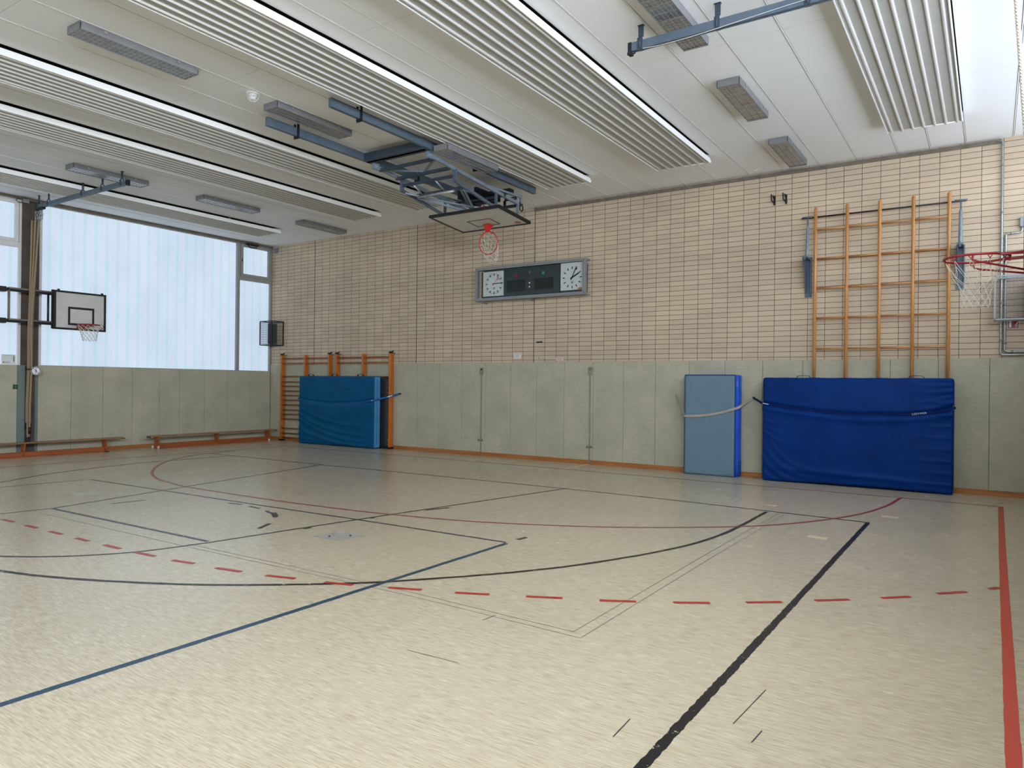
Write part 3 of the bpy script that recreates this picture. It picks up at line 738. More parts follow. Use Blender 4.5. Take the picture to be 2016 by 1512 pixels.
# ------------------------------------------------------------------ window-side hoop (folded against the far window wall)
wh = thing('wall_hoop', 'small basketball backboard on black swing arms in front of the frosted window', 'basketball hoop', (0.35, -5.6, 2.8))
for z in (3.64, 2.965):
    m = MB().box(0.26, 0.32, -7.18, -6.10, z-0.03, z+0.03).box(0.28, 0.34, -7.08, -6.12, z+0.005, z+0.045); m.build('swing_arm', 'iron', wh)
    MB().box(0.20, 0.38, -7.25, -7.12, z-0.055, z+0.055).box(0.0, 0.2, -7.22, -7.16, z-0.02, z+0.02).build('pivot_block', 'black', wh)
    MB().box(0.0, 0.36, -6.56, -6.50, z-0.05, z-0.01).build('wall_arm', 'iron', wh)
    MB().tube([(0.335, -7.06, z+0.035), (0.335, -6.16, z+0.035)], 0.02, 8).build('arm_tube', 'duct', wh)
MB().tube([(0.31, -7.05, 2.97), (0.31, -7.05, 3.64)], 0.024, 10).build('strut', 'duct', wh)
MB().tube([(0.31, -6.27, 2.97), (0.31, -6.27, 3.64)], 0.022, 10).build('strut', 'black', wh)
MB().box(0.29, 0.33, -6.20, -6.16, 2.86, 3.74).box(0.29, 0.33, -5.05, -5.01, 2.88, 3.72).box(0.29, 0.33, -6.16, -5.05, 3.2, 3.25).build('board_frame', 'iron', wh)
def wb(u, v, off=0.0): return Vector((0.375+off, -6.185+u*1.155, 2.85+v*0.885))
bo = MB().box(0.335, 0.375, -6.185, -5.03, 2.85, 3.735).build('backboard', 'board', wh)
m = MB()
frame_strip(m, lambda u, v, o_: wb(u, v, o_), 0, 1, 0, 1, 0.045, 0.05, 0.0); frame_strip(m, lambda u, v, o_: wb(u, v, o_), .265, .765, .125, .60, 0.04, 0.055, 0.0)
m.box(0.34, 0.38, -6.1, -6.06, 3.735, 3.765).box(0.34, 0.38, -5.14, -5.10, 3.735, 3.765).box(0.333, 0.377, -6.192, -6.183, 2.85, 3.735)
m.build('border', 'black', bo)
m = MB()
for u, v in ((.1, .85), (.92, .83), (.1, .27), (.92, .27)): m.disc(wb(u, v, 0.003), 0.008, (1, 0, 0), 10)
m.build('bolt', 'duct', bo)
m = MB().ring(wb(.9, .13, 0.004), 0.055, 0.005, (1, 0, 0), 28, 5); m.bar(wb(.87, .18, .004), wb(.93, .08, .004), 0.012, 0.004); m.build('emblem', 'dred', bo)
rw = Vector((0.74, -5.60, 2.97))
m = MB().ring(rw, 0.225, 0.011, (0, 0, 1), 40, 8).bar((0.38, -5.68, 2.97), (0.56, -5.66, 2.97), 0.02).bar((0.38, -5.52, 2.97), (0.56, -5.54, 2.97), 0.02); m.build('rim', 'dred', wh)
m = MB().poly([(0.39, -5.69, 2.98), (0.39, -5.51, 2.98), (0.39, -5.51, 2.86), (0.39, -5.69, 2.86)], (0.01, 0, 0)).bar((0.40, -5.68, 2.87), (0.6, -5.69, 2.95), 0.014).bar((0.40, -5.52, 2.87), (0.6, -5.51, 2.95), 0.014)
m.build('rim_bracket', 'dred', wh)
def node_w(R, a, c=rw, L_=0.40):
    t_ = R/6; rad = 0.222*(1-0.48*t_+0.1*t_*t_); return c+Vector((rad*math.cos(a)+0.05*t_, rad*math.sin(a), -0.015-L_*t_))
net_mesh(lambda R, a: node_w(R, a, rw, 0.36), rows=6, r=0.004).build('net', 'net', wh)

# ------------------------------------------------------------------ hoop at the right edge, on the sunny wall
rh = thing('side_hoop', 'dark red basketball rim with white net reaching in from the right edge', 'basketball hoop', (18.2, -7.05, 2.7))
rr_ = Vector((17.88, -7.05, 2.765))
MB().ring(rr_, 0.225, 0.010, (0, 0, 1), 56, 10).build('rim', 'dred', rh)
m = MB()
for s_ in (-1, 1):
    m.bar((18.20, -7.05+s_*0.13, 2.765), (18.04, -7.05+s_*0.16, 2.765), 0.02, 0.02)
    m.tube([(17.86, -7.05+s_*0.222, 2.765), (17.86, -7.05+s_*0.222, 2.72), (17.90, -7.05+s_*0.215, 2.705), (18.20, -7.05+s_*0.10, 2.635)], 0.008, 8)
m.box(18.197, 18.207, -7.20, -6.90, 2.625, 2.775).bar((18.2, -7.19, 2.77), (18.05, -7.13, 2.77), 0.014, 0.02)
m.build('rim_bracket', 'dred', rh)
for k in range(11):
    a = 2*PI*k/11; p = rr_+Vector((0.225*math.cos(a), 0.225*math.sin(a), -0.012)); q = Vector((-math.sin(a), math.cos(a), 0))*0.016
    MB().tube([p-q, p-q*0.3+Vector((0, 0, -0.014)), p+Vector((0, 0, -0.026)), p+q*0.3+Vector((0, 0, -0.014)), p+q], 0.0035, 5).build('net_hook', 'dred', rh)
def node_r(R, a):
    rad = [0.222, 0.165, 0.125, 0.105, 0.1, 0.1, 0.1][R]; z = [0.03, 0.15, 0.215, 0.27, 0.315, 0.36, 0.40][R]
    return rr_+Vector((rad*math.cos(a), rad*math.sin(a), -z))
def net_long(node, cols=11):
    m = MB()
    for R in range(6):
        for i in range(cols):
            a0 = 2*PI*(i+0.5*(R % 2))/cols
            for s_ in (-0.5, 0.5):
                p, q = Vector(node(R, a0)), Vector(node(R+1, a0+s_*2*PI/cols)); md = (p+q)/2
                if R == 0: md = md-Vector((math.cos(a0), math.sin(a0), 0))*0.012+Vector((0, 0, -0.012))
                m.tube([p, md, q], 0.0019, 5, cap=False)
    return m
net_long(node_r).build('net', 'net', rh)
bo = MB().box(18.21, 18.25, -7.65, -6.50, 2.72, 3.62).build('backboard', 'board', rh)
m = MB()
for a in ((-7.65, -6.50, 2.72, 2.77), (-7.65, -6.50, 3.57, 3.62), (-7.65, -7.6, 2.77, 3.57), (-6.55, -6.50, 2.77, 3.57)): m.box(18.206, 18.21, *a)
m.build('border', 'black', bo)
for z in (2.85, 3.5):
    MB().box(18.25, XR-0.004, -7.08, -7.02, z-0.03, z+0.03).build('support_arm', 'iron', rh)
MB().bar((18.3, -7.05, 2.85), (XR-0.2, -7.05, 3.5), 0.04).box(18.25, 18.29, -7.6, -6.55, 2.83, 2.87).box(18.25, 18.29, -7.6, -6.55, 3.48, 3.52).build('brace', 'iron', rh)

# ------------------------------------------------------------------ rope rails
def rope_rail(x0, x1, y, label, hang, zr0, zr1):
    t = thing('rope_rail', label, 'ceiling rail', ((x0+x1)/2, y, H))
    z0, z1 = H-zr1, H-zr0
    m = MB().box(x0, x1, y-0.03, y+0.03, z1-0.01, z1).box(x0, x1, y-0.03, y-0.022, z0, z1-0.01).box(x0, x1, y+0.022, y+0.03, z0, z1-0.01)
    m.box(x0, x1, y-0.022, y-0.008, z0, z0+0.008).box(x0, x1, y+0.008, y+0.022, z0, z0+0.008)
    m.build('beam', 'steel', t)
    MB().box(x0-0.015, x0+0.03, y-0.034, y+0.034, z0-0.035, z1+0.005).tube([(x0-0.03, y, z0-0.01), (x0+0.06, y, z0-0.01)], 0.018, 8).build('end_stop', 'iron', t)
    if x1 < 10: MB().box(x1-0.03, x1+0.015, y-0.034, y+0.034, z0-0.02, z1+0.005).tube([(x1, y-.05, z0+0.02), (x1+.08, y-.02, z0+0.03)], 0.018, 8).build('end_stop', 'iron', t)
    for x in hang:
        m = MB().box(x-0.03, x+0.03, y-0.006, y+0.006, z1+0.05, H).box(x-0.035, x+0.035, y-0.02, y+0.02, H-0.006, H)
        m.tube([(x, y-0.036, z0+0.01), (x, y-0.036, z1+0.01), (x, y-0.02, z1+0.045), (x, y+0.0, z1+0.06), (x, y+0.02, z1+0.045), (x, y+0.036, z1+0.01), (x, y+0.036, z0+0.01)], 0.011, 6)
        m.box(x-0.03, x+0.03, y-0.036, y-0.030, z0, z1+0.03).box(x-0.03, x+0.03, y+0.030, y+0.036, z0, z1+0.03).tube([(x, y-.01, H-.05), (x, y+.01, H-.05)], 0.01, 6)
        m.build('hanger', 'dsteel', t)
    return t
rope_rail(14.55, XR, -6.46, 'blue steel climbing rope rail at the upper right with a thin cord', [14.68, 15.55, 16.45, 18.6], 0.18, 0.275)
rope_rail(0.42, 4.15, -6.56, 'blue steel climbing rope rail at the left, ending over the brown pillar', [0.50, 0.95, 2.42, 3.2, 3.93], 0.20, 0.285)
# trolleys and shackles under the left rail end
t = thing('rope_trolley', 'cluster of shiny rope shackles hanging under the left rail end', 'shackles', (0.6, -6.56, 5.2))
m = MB(); m2 = MB()
for k in range(5):
    x = 0.44+0.065*k; y = -6.60+0.02*(k % 3)
    m.box(x-0.02, x+0.02, -6.60, -6.52, H-0.32, H-0.275)
    m2.ring((x, y, H-0.37), 0.022, 0.006, (0, 1, 0), 12, 5).ring((x+0.01, y, H-0.43), 0.020, 0.006, (1, 0, 0), 12, 5).tube([(x, y, H-0.45), (x, y, H-0.56)], 0.014, 8)
m.build('trolley', 'iron', t); m2.build('shackle', 'galv', t)
# the bundled ropes by the pillar
RP = [((0.42, -6.66), (0.105, -6.60), 0.72), ((0.42, -6.605), (0.15, -6.595), 0.40), ((0.50, -6.625), (0.105, -6.55), 0.40), ((0.51, -6.57), (0.155, -6.545), 0.72), ((0.59, -6.595), (0.20, -6.57), 0.62)]
for k, (a, b, ze) in enumerate(RP):
    zs = H-0.555; xm, ym = 0.415+0.045*(k // 2), (-6.69, -6.645)[k % 2]+0.01*(k//2)
    pts = [(a[0], a[1], zs), ((a[0]+xm)/2, (a[1]+ym)/2, 4.2), (xm, ym, 3.3), (xm*0.8+b[0]*0.2, ym*0.9+b[1]*0.1, 2.8), (b[0]+0.05, b[1], 1.95), (b[0], b[1], 1.2), (b[0]+0.004*math.sin(k), b[1], ze+0.1), (b[0], b[1], ze)]
    lab = ['leftmost of the beige climbing ropes bundled at the brown pillar', 'long beige climbing rope at the pillar, second from the left', 'middle of the beige climbing ropes tied at the pillar',
           'beige climbing rope at the pillar, second from the right', 'rightmost of the beige climbing ropes bundled at the pillar'][k]
    t = thing('climbing_rope', lab, 'rope', (b[0], b[1], ze), 'climbing ropes tied at the pillar')
    MB().tube(catmull(pts, 6), 0.020, 8).build('rope', 'rope', t)
    MB().tube([(b[0], b[1], ze+0.02), (b[0], b[1], ze-0.12)], 0.027, 10).build('end_cap', 'black', t)
# binding strap
m = MB(); m.ring((0.195, -6.572, 1.93), 0.085, 0.012, (0, 0, 1), 24, 6); m.bar((0.0, -6.60, 1.98), (0.16, -6.60, 1.94), 0.02); m.bar((0.25, -6.56, 1.93), (0.30, -6.53, 1.92), 0.01)
tag(m.build('binding_strap', 'black'), 'dark strap tying the climbing ropes to the pillar', 'strap')
# round sign
t = thing('prohibition_sign', 'round white no climbing sign with black ring and slash', 'sign', (0.31, -6.50, 1.80))
MB().disc((0.31, -6.505, 1.895), 0.095, (1, -0.35, 0), 36, 0.006).build('sign_plate', 'white', t)
ax = Vector((1, -0.35, 0)).normalized(); sx = Vector((0.35, 1, 0)).normalized(); cS = Vector((0.31, -6.505, 1.895))+ax*0.005
m = MB().ring(cS, 0.082, 0.007, ax, 36, 5).bar(cS-sx*0.055+Vector((0, 0, 0.055)), cS+sx*0.055-Vector((0, 0, 0.055)), 0.012, 0.006)
m.build('ring_and_slash', 'black', t)
m = MB().bar(cS+Vector((0, 0, 0.06)), cS-Vector((0, 0, 0.06)), 0.006, 0.004).bar(cS+Vector((0, 0, 0.02)), cS+sx*0.005-Vector((0, 0, 0.02)), 0.018, 0.005).bar(cS-Vector((0, 0, 0.015)), cS-sx*0.02-Vector((0, 0, 0.035)), 0.010, 0.004)
m.build('climber_figure', 'black', t)
# rope at the right edge
t = thing('pulled_rope', 'thick pale twisted rope at the upper right edge', 'rope', (18.3, -6.46, 2.2), None)
m = MB()
P0, P1 = Vector((18.112, -6.46, H-0.30)), Vector((18.33, -6.40, 2.2)); N = 420
for ph in (0, 2*PI/3, 4*PI/3):
    m.tube([P0.lerp(P1, i/N)+Vector((0.0095*math.cos(ph+i*0.55), 0.0095*math.sin(ph+i*0.55), 0)) for i in range(N+1)], 0.0105, 6)
m.build('rope_strands', 'ropel', t)
MB().box(18.08, 18.14, -6.5, -6.42, H-0.33, H-0.275).build('trolley', 'iron', t)
MB().tube([(18.33, -6.40, 2.2), (18.335, -6.40, 2.08)], 0.026, 10).build('end_cap', 'black', t)
m = MB().tube(catmull([(14.72, -6.50, H-0.285), (14.95, -6.50, H-0.30), (15.35, -6.50, H-0.295), (15.9, -6.5, H-0.262), (16.4, -6.5, H-0.235), (17.2, -6.5, H-0.21), (19.0, -6.5, H-0.2)], 6), 0.0035, 5)
tag(m.build('pull_cord', 'net'), 'thin white cord slung beneath the upper right rope rail', 'cord')

# ------------------------------------------------------------------ two-faced clock and scoreboard
sb = thing('scoreboard_clock', 'grey framed scoreboard with two clock faces on the tiled wall', 'clock', (9.2, -0.2, 3.667))
yf = -0.22
m = MB(); X0, X1, Z0, Z1 = 7.755, 10.69, 3.667, 4.452; tt = 0.055
m.box(X0, X1, yf, yf+0.10, Z1-tt, Z1).box(X0, X1, yf, yf+0.10, Z0, Z0+tt).box(X0, X0+tt, yf, yf+0.10, Z0+tt, Z1-tt).box(X1-tt, X1, yf, yf+0.10, Z0+tt, Z1-tt)
m.build('frame', 'alu', sb, bevel=0.006)
m = MB(); frame_strip(m, lambda u, v, o_: Vector((X0+u*(X1-X0), yf-o_, Z0+v*(Z1-Z0))), 0.017, 0.983, 0.06, 0.94, 0.005, 0.018, 0.0, 0.008); m.build('frame_lip', 'galv', sb)
MB().box(X0+0.18, X1-0.03, yf+0.10, yf+0.13, Z0+0.07, Z1-0.06).box(X0+0.1, X1-0.03, yf+0.13, -0.03, Z0+0.09, Z1-0.09).build('casing', 'dkgrey', sb)
MB().box(8.525, 10.03, yf+0.075, yf+0.10, 3.73, 4.39).build('display_panel', 'clockp', sb)
m = MB().box(8.62, 9.12, yf+0.068, yf+0.076, 3.845, 4.105).build('score_window', 'display', sb)
m = MB().box(9.365, 9.86, yf+0.068, yf+0.076, 3.855, 4.105).build('score_window', 'display', sb)
MB().disc((9.237, yf+0.07, 4.02), 0.018, (0, 1, 0), 16).disc((9.237, yf+0.07, 3.93), 0.018, (0, 1, 0), 16).build('colon_dots', 'white', sb)
MB().ring((8.872, yf+0.07, 4.215), 0.03, 0.01, (0, 1, 0), 20, 6).disc((8.872, yf+0.072, 4.215), 0.03, (0, 1, 0), 20).build('signal_lamp', 'dred', sb)
MB().disc((9.60, yf+0.072, 4.222), 0.036, (0, 1, 0), 20).ring((9.60, yf+0.07, 4.222), 0.036, 0.006, (0, 1, 0), 20, 6).build('signal_lamp', 'teal', sb)
MB().ring((9.24, yf+0.072, 4.268), 0.022, 0.004, (0, 1, 0), 16, 5).bar((9.23, yf+0.07, 4.25), (9.25, yf+0.07, 4.285), 0.008, 0.004).build('emblem', 'ink', sb)
def clock(cx, cz, r, x0, x1, z0, z1, kind):
    f = MB().box(x0, x1, yf+0.06, yf+0.10, z0, z1).build('clock_face', 'face', sb)
    m = MB(); y = yf+0.057
    def hand(a0, l0, l1, w, mb=m, yy=y):   # angle clockwise from 12, degrees
        a = math.radians(a0); d = Vector((math.sin(a), 0, math.cos(a)))
        mb.bar(Vector((cx, yy, cz))+d*l0, Vector((cx, yy, cz))+d*l1, w, 0.003, up=(0, 1, 0))
    for k in range(12):
        if x0 < cx+r*math.sin(2*PI*k/12)*0.85 < x1: hand(30*k, r*0.76, r*0.97, r*0.085)
    if kind == 'min':
        for k in range(60):
            if x0 < cx+r*math.sin(2*PI*k/60) < x1: hand(6*k, r*0.93, r*0.99, r*0.022)
    m.build('hour_marks', 'black', f)
    h = MB()
    if kind == 'min':
        hand(88, -0.05, 0.25, 0.016, h, y-0.004); h.build('clock_hand', 'black', f)
        s = MB(); hand(43, -0.06, 0.13, 0.008, s, y-0.008); a = math.radians(43); s.ring((cx+0.165*math.sin(a), y-0.008, cz+0.165*math.cos(a)), 0.024, 0.006, (0, 1, 0), 18, 5); s.build('clock_hand', 'red', f)
    else:
        hand(62, -0.05, 0.185, 0.03, h, y-0.004); h.build('clock_hand', 'black', f)
        h = MB(); hand(25, -0.06, 0.26, 0.018, h, y-0.008); h.disc((cx, y-0.009, cz), 0.018, (0, 1, 0), 16); h.build('clock_hand', 'black', f)
    e = MB(); q = Vector((cx, y, cz-r*0.43)); e.bar(q+Vector((0, 0, .026)), q-Vector((0, 0, .026)), 0.010, 0.003, up=(0, 1, 0)).bar(q+Vector((-.02, 0, .016)), q+Vector((.02, 0, -.016)), 0.006, 0.003, up=(0, 1, 0)).bar(q+Vector((-.02, 0, -.016)), q+Vector((.02, 0, .016)), 0.006, 0.003, up=(0, 1, 0))
    for s_ in (-1, 1): e.bar(q+Vector((s_*.036, 0, 0)), q+Vector((s_*.018, 0, .02)), 0.004, 0.003, up=(0, 1, 0)).bar(q+Vector((s_*.036, 0, 0)), q+Vector((s_*.018, 0, -.02)), 0.004, 0.003, up=(0, 1, 0))
    e.build('maker_mark', 'ink', f)
clock(8.262, 4.062, 0.245, 7.945, 8.525, 3.775, 4.352, 'min')
clock(10.345, 4.058, 0.245, 10.055, 10.63, 3.785, 4.385, 'hour')
MB().box(10.50, 10.60, yf+0.04, yf+0.06, 3.775, 3.825).build('brown_tag', 'slot', sb)
m = MB()
for x in (7.95, 9.28): m.bar((x, -0.18, 3.66), (x, 0, 3.62), 0.03, 0.02)
for z in (3.68, 4.44): m.bar((10.685, yf+0.04, z), (10.70, 0, z), 0.012, 0.03)
m.build('wall_bracket', 'alu', sb)
# conduit behind/above and below the clock
m = MB().tube([(9.29, -0.015, 4.45), (9.29, -0.015, 5.64)], 0.007, 6)
tag(m.build('cable', 'duct'), 'thin cable rising from the scoreboard clock to the ceiling', 'cable')

# ------------------------------------------------------------------ notices and small fittings on the tiled wall
m = MB().box(8.74, 8.935, -0.006, 0, 2.31, 2.43); t = tag(m.build('paper_notice', 'paper'), 'white paper notice on the tiles below the scoreboard clock', 'notice')
m = MB()
for k, w_ in enumerate((0.14, 0.12, 0.13, 0.10)): m.box(8.765, 8.765+w_, -0.008, -0.006, 2.405-k*0.022, 2.411-k*0.022)
m.build('print_line', 'ink', t)
m = MB().box(9.87, 10.065, -0.006, 0, 2.255, 2.325); t = tag(m.build('paper_notice', 'pink'), 'pinkish paper strip above the cladding below the clock', 'notice')
m = MB().box(9.90, 10.03, -0.008, -0.006, 2.295, 2.302).box(9.90, 10.01, -0.008, -0.006, 2.275, 2.281); m.build('print_line', 'ink', t)
tag(MB().box(9.345, 9.508, -0.008, 0.0, 2.66, 2.692).box(9.36, 9.49, -0.012, -0.006, 2.668, 2.684).build('vent_slot', 'iron'), 'small dark slot in the tiled wall below the clock', 'vent')
for x, lab in ((14.567, 'left of the two black hooks high on the tiled wall'), (14.777, 'right of the two black hooks high on the tiled wall')):
    t = thing('wall_hook', lab, 'hook', (x, 0, 5.13), 'pair of black wall hooks')
    MB().box(x-0.018, x+0.018, -0.012, 0, 5.12, 5.30).build('back_plate', 'black', t)
    MB().tube([(x, -0.01, 5.17), (x-0.01, -0.06, 5.17), (x-0.03, -0.10, 5.20), (x-0.035, -0.11, 5.31)], 0.012, 8).tube([(x, -0.01, 5.26), (x-0.01, -0.05, 5.26), (x-0.015, -0.07, 5.30)], 0.01, 8).build('prong', 'black', t)
# floor-post cover strips in the cladding
for x, lab in ((7.84, 'left olive cover strip with black knob on the cladding'), (10.75, 'right olive cover strip with knob on the cladding, beside the mats')):
    t = thing('post_cover', lab, 'cover strip', (x, -0.035, 0), 'olive cover strips on the cladding')
    MB().box(x-0.055, x+0.055, -0.042, -0.032, 1.93, 2.10).build('top_plate', 'post', t, bevel=0.003)
    MB().sphere((x, -0.05, 2.06), 0.022, 12).build('knob', 'black' if x < 9 else 'duct', t)
    MB().box(x-0.022, x+0.012, -0.040, -0.032, 0.02, 1.94).build('cover_strip', 'post', t)
    MB().tube([(x-0.07, -0.045, 0.36), (x-0.05, -0.06, 0.40), (x-0.03, -0.045, 0.36), (x+0.02, -0.045, 0.36), (x+0.04, -0.06, 0.40), (x+0.06, -0.045, 0.36)], 0.014, 6).build('clip', 'post', t)
    MB().box(x-0.025, x+0.02, -0.052, -0.044, 0, 0.10).build('foot', 'duct', t)

# ------------------------------------------------------------------ wall bars
def wallbars(posts, label):
    t = thing('wall_bars', label, 'wall bars', ((posts[0]+posts[-1])/2, -0.1, 0), 'wooden wall bars behind the teal mat')
    for i, x in enumerate(posts):
        MB().box(x, x+0.055, -0.19, -0.052, 0.0, 2.485).build('upright', 'wbar', t, bevel=0.006)
    zs = [2.394, 2.249, 1.871, 1.718, 1.59, 1.451, 1.324, 1.189, 1.051, 0.902, 0.778, 0.64, 0.369, 0.226, 0.103]
    for z in zs:
        m = MB(); m.tube([(posts[0]+0.05, -0.165, z), (posts[-1]+0.005, -0.165, z)], 0.018, 10)
        m.build('rung', 'wrung', t)
    for x in (posts[0], posts[-1]):
        m = MB().box(x-0.02, x+0.05, -0.19, 0, 2.49, 2.50).tube([(x, -0.18, 2.515), (x+0.10, -0.16, 2.515)], 0.02, 8).tube([(x+0.1, -0.19, 2.50), (x+0.1, -0.13, 2.55)], 0.018, 8)
        m.build('top_clamp', 'iron', t)
        MB().box(x-0.01, x+0.065, -0.21, -0.05, 0, 0.05).build('foot_bracket', 'iron', t)
    return t
wallbars([0.68, 1.69, 2.68], 'left section of orange wooden wall bars in the corner')
wallbars([2.97, 3.99, 4.97], 'right section of orange wooden wall bars behind the teal mat')

# ------------------------------------------------------------------ mats
def soft_box(x0, x1, y0, y1, z0, z1, r, nx, ny, nz, disp=None):
    """rounded box; disp(p, frac) -> offset vector on surface points"""
    m = MB(); bm = m.bm; hx, hy, hz = (x1-x0)/2, (y1-y0)/2, (z1-z0)/2; c = Vector(((x0+x1)/2, (y0+y1)/2, (z0+z1)/2))
    cache = {}
    def V(i, j, k):
        key = (i, j, k)
        if key in cache: return cache[key]
        p = Vector((-hx+2*hx*i/nx, -hy+2*hy*j/ny, -hz+2*hz*k/nz))
        q = Vector((max(-(hx-r), min(hx-r, p.x)), max(-(hy-r), min(hy-r, p.y)), max(-(hz-r), min(hz-r, p.z))))
        d = p-q
        if d.length > 1e-6: p = q+d.normalized()*r
        w = p+c
        if disp: w = w+disp(w)
        cache[key] = bm.verts.new(w); return cache[key]
    def face(a, b, c_, d):
        f = bm.faces.new((a, b, c_, d)); f.smooth = True
    for i in range(nx):
        for k in range(nz):
            for j in (0, ny): face(V(i, j, k), V(i+1, j, k), V(i+1, j, k+1), V(i, j, k+1))
        for j in range(ny):
            for k in (0, nz): face(V(i, j, k), V(i+1, j, k), V(i+1, j+1, k), V(i, j+1, k))
    for j in range(ny):
        for k in range(nz):
            for i in (0, nx): face(V(i, j, k), V(i, j+1, k), V(i, j+1, k+1), V(i, j, k+1))
    return m
def gs(v, w): return math.exp(-(v/w)**2)
from mathutils import noise as mn
# teal crash mat by the wall bars
A0, A1, AF, AB = 1.80, 4.69, -0.435, -0.205
def strapz(x, pts):
    for (a, b), (c, d) in zip(pts[:-1], pts[1:]):
        if a <= x <= c: return b+(d-b)*(x-a)/(c-a)
    return pts[0][1] if x < pts[0][0] else pts[-1][1]
S1 = [(1.80, 1.25), (2.3, 1.18), (2.9, 1.14), (3.5, 1.145), (4.05, 1.18), (4.69, 1.262)]
def disp1(p):
    u = (p.x-A0)/(A1-A0); z = p.z; front = 1.0 if p.y < AF+0.06 else 0.0
    o = Vector((0, 0, 0))
    if front:
        s = strapz(p.x, S1); y = 0.035*gs(z-s, 0.035)              # pinched in under the belt
        y -= 0.03*gs(z-(s-0.25), 0.22)*math.sin(PI*min(1, max(0, u)))
        for k, (z0, a, w, amp, c0) in enumerate(((1.02, 0.55, 0.035, 0.018, .0), (0.84, 0.62, 0.04, 0.022, .0), (0.66, 0.62, 0.045, 0.024, .05), (0.46, 0.50, 0.04, 0.022, .0), (0.30, 0.34, 0.035, 0.02, .1), (0.15, 0.16, .03, .018, .1))):
            zf = z0-a*(1-math.exp(-2.4*max(0, u-c0)))+0.10*max(0, u-0.6)
            y -= amp*gs(z-zf, w)*(1-max(0, (u-0.72)/0.28))
        for a_, b_ in ((0.25, 1.5), (0.5, 1.45), (0.72, 1.55), (0.6, 1.7)): y -= 0.006*gs(u-a_-0.1*(z-b_), 0.012)*gs(z-b_, 0.25)
        y += 0.012*mn.noise(Vector((p.x*2.2, 0, z*3.2)))+0.004*mn.noise(Vector((p.x*9, 3, z*12)))
        o.y += y*min(1, (z+0.02)/0.1)
    if p.z > 1.7: o.z += 0.008*mn.noise(Vector((p.x*3, p.y*3, 1)))
    if p.z < 0.12 and front: o.z += 0.02*max(0, math.sin(PI*u*1.0))*0.5
    return o
t = thing('crash_mat', 'large teal blue crash mat standing against the wall bars', 'mat', ((A0+A1)/2, -0.32, 0))
soft_box(A0, A1, AF, AB, 0.004, 1.885, 0.025, 110, 6, 72, disp1).build('cover', 'mat1', t)
m = MB().box(A1-0.002, A1+0.006, AF+0.03, AB-0.005, 0.03, 1.865); m.build('side_panel', 'mat1s', t)
m = MB()
for k in range(34): m.box(A1+0.006, A1+0.008, -0.33, -0.315, 0.12+k*0.05, 0.15+k*0.05)
m.build('seam', 'mat1', t)
def handle(x, w, y, z, h, t, mat='black'):
    MB().ribbon(catmull([(x-w/2, y, z-0.02), (x-w*0.4, y, z+h*0.7), (x, y, z+h), (x+w*0.4, y, z+h*0.7), (x+w/2, y, z-0.02)], 4), 0.035, 0.008, (0, 1, 0)).build('handle', mat, t)
for x in (2.17, 3.12, 4.10): handle(x, 0.22, -0.33, 1.885, 0.055, t)
# black sheet added to make the dark gap beside the teal mat
t2 = tag(soft_box(2.1, 4.955, -0.204, -0.193, 0.01, 1.88, 0.005, 20, 2, 20).build('gap_sheet', 'black'), 'thin black sheet standing in for the dark gap behind the teal crash mat', 'mat')
# belt round the teal mat
pts = [(x, AF-0.012+0.02, z) for x, z in S1]
pts = [(A0-0.012, -0.22, 1.27), (A0-0.008, -0.41, 1.26)]+[(x, AF-0.004, z) for x, z in S1[0:1]]+[(x, AF+0.012, z) for x, z in S1[1:-1]]+[(A1-0.02, AF-0.008, 1.258), (A1+0.03, AF+0.002, 1.272), (4.98, -0.245, 1.345), (5.06, -0.205, 1.372), (5.25, -0.05, 1.44)]
o = MB().ribbon(catmull(pts, 6), 0.045, 0.006).build('belt', 'strapb')
tag(o, 'blue belt holding the teal crash mat to the wall', 'belt')
MB().ribbon([(4.99, -0.2485, 1.349), (5.035, -0.224, 1.364), (5.10, -0.183, 1.389)], 0.02, 0.003).build('label', 'white', o)
MB().ribbon([(4.60, AF-0.012, 1.248), (4.69, AF-0.016, 1.262)], 0.012, 0.003).build('label', 'white', o)
MB().tube([(5.25, -0.034, 1.44), (5.25, -0.07, 1.44)], 0.02, 10).build('belt_hook', 'iron', o)

# stack of gymnastics mats, carpet side out
B0, B1 = 12.98, 13.965
def disp2(p):
    o = Vector((0, 0, 0))
    if p.y < -0.28: o.y += 0.008*mn.noise(Vector((p.x*3, 0, p.z*5)))+0.004*mn.noise(Vector((p.x*8, 5, p.z*16)))
    return o
t = thing('gym_mat', 'front gym mat with grey blue carpet face, leaning by the wall', 'mat', (13.47, -0.29, 0), 'stacked gym mats')
soft_box(B0, B1, -0.315, -0.245, 0.0, 1.935, 0.008, 6, 3, 8).build('vinyl_body', 'mat2s', t)
soft_box(B0+0.012, B1-0.012, -0.335, -0.312, 0.012, 1.918, 0.006, 34, 2, 60, disp2).build('carpet_face', 'mat2f', t)
m = MB(); frame_strip(m, lambda u, v, o_: Vector((B0-0.004+u*(B1-B0+0.008), -0.325-o_*0.1, 0.0+v*1.94)), 0, 1, 0, 1, 0.014, 0.008, 0, 0.05); m.build('edging', 'mat2e', t)
t = thing('gym_mat', 'bright blue gym mat directly behind the carpet faced one', 'mat', (13.47, -0.2, 0), 'stacked gym mats')
soft_box(B0+0.01, B1+0.045, -0.240, -0.165, 0.0, 1.935, 0.010, 6, 3, 8).build('vinyl_body', 'mat2s', t)
MB().box(B1+0.044, B1+0.048, -0.238, -0.168, 0.05, 0.30).box(B1+0.044, B1+0.048, -0.238, -0.168, 1.6, 1.9).build('corner_strap', 'strapb', t)
t = thing('gym_mat', 'rearmost bright blue gym mat of the stack, against the cladding', 'mat', (13.47, -0.1, 0), 'stacked gym mats')
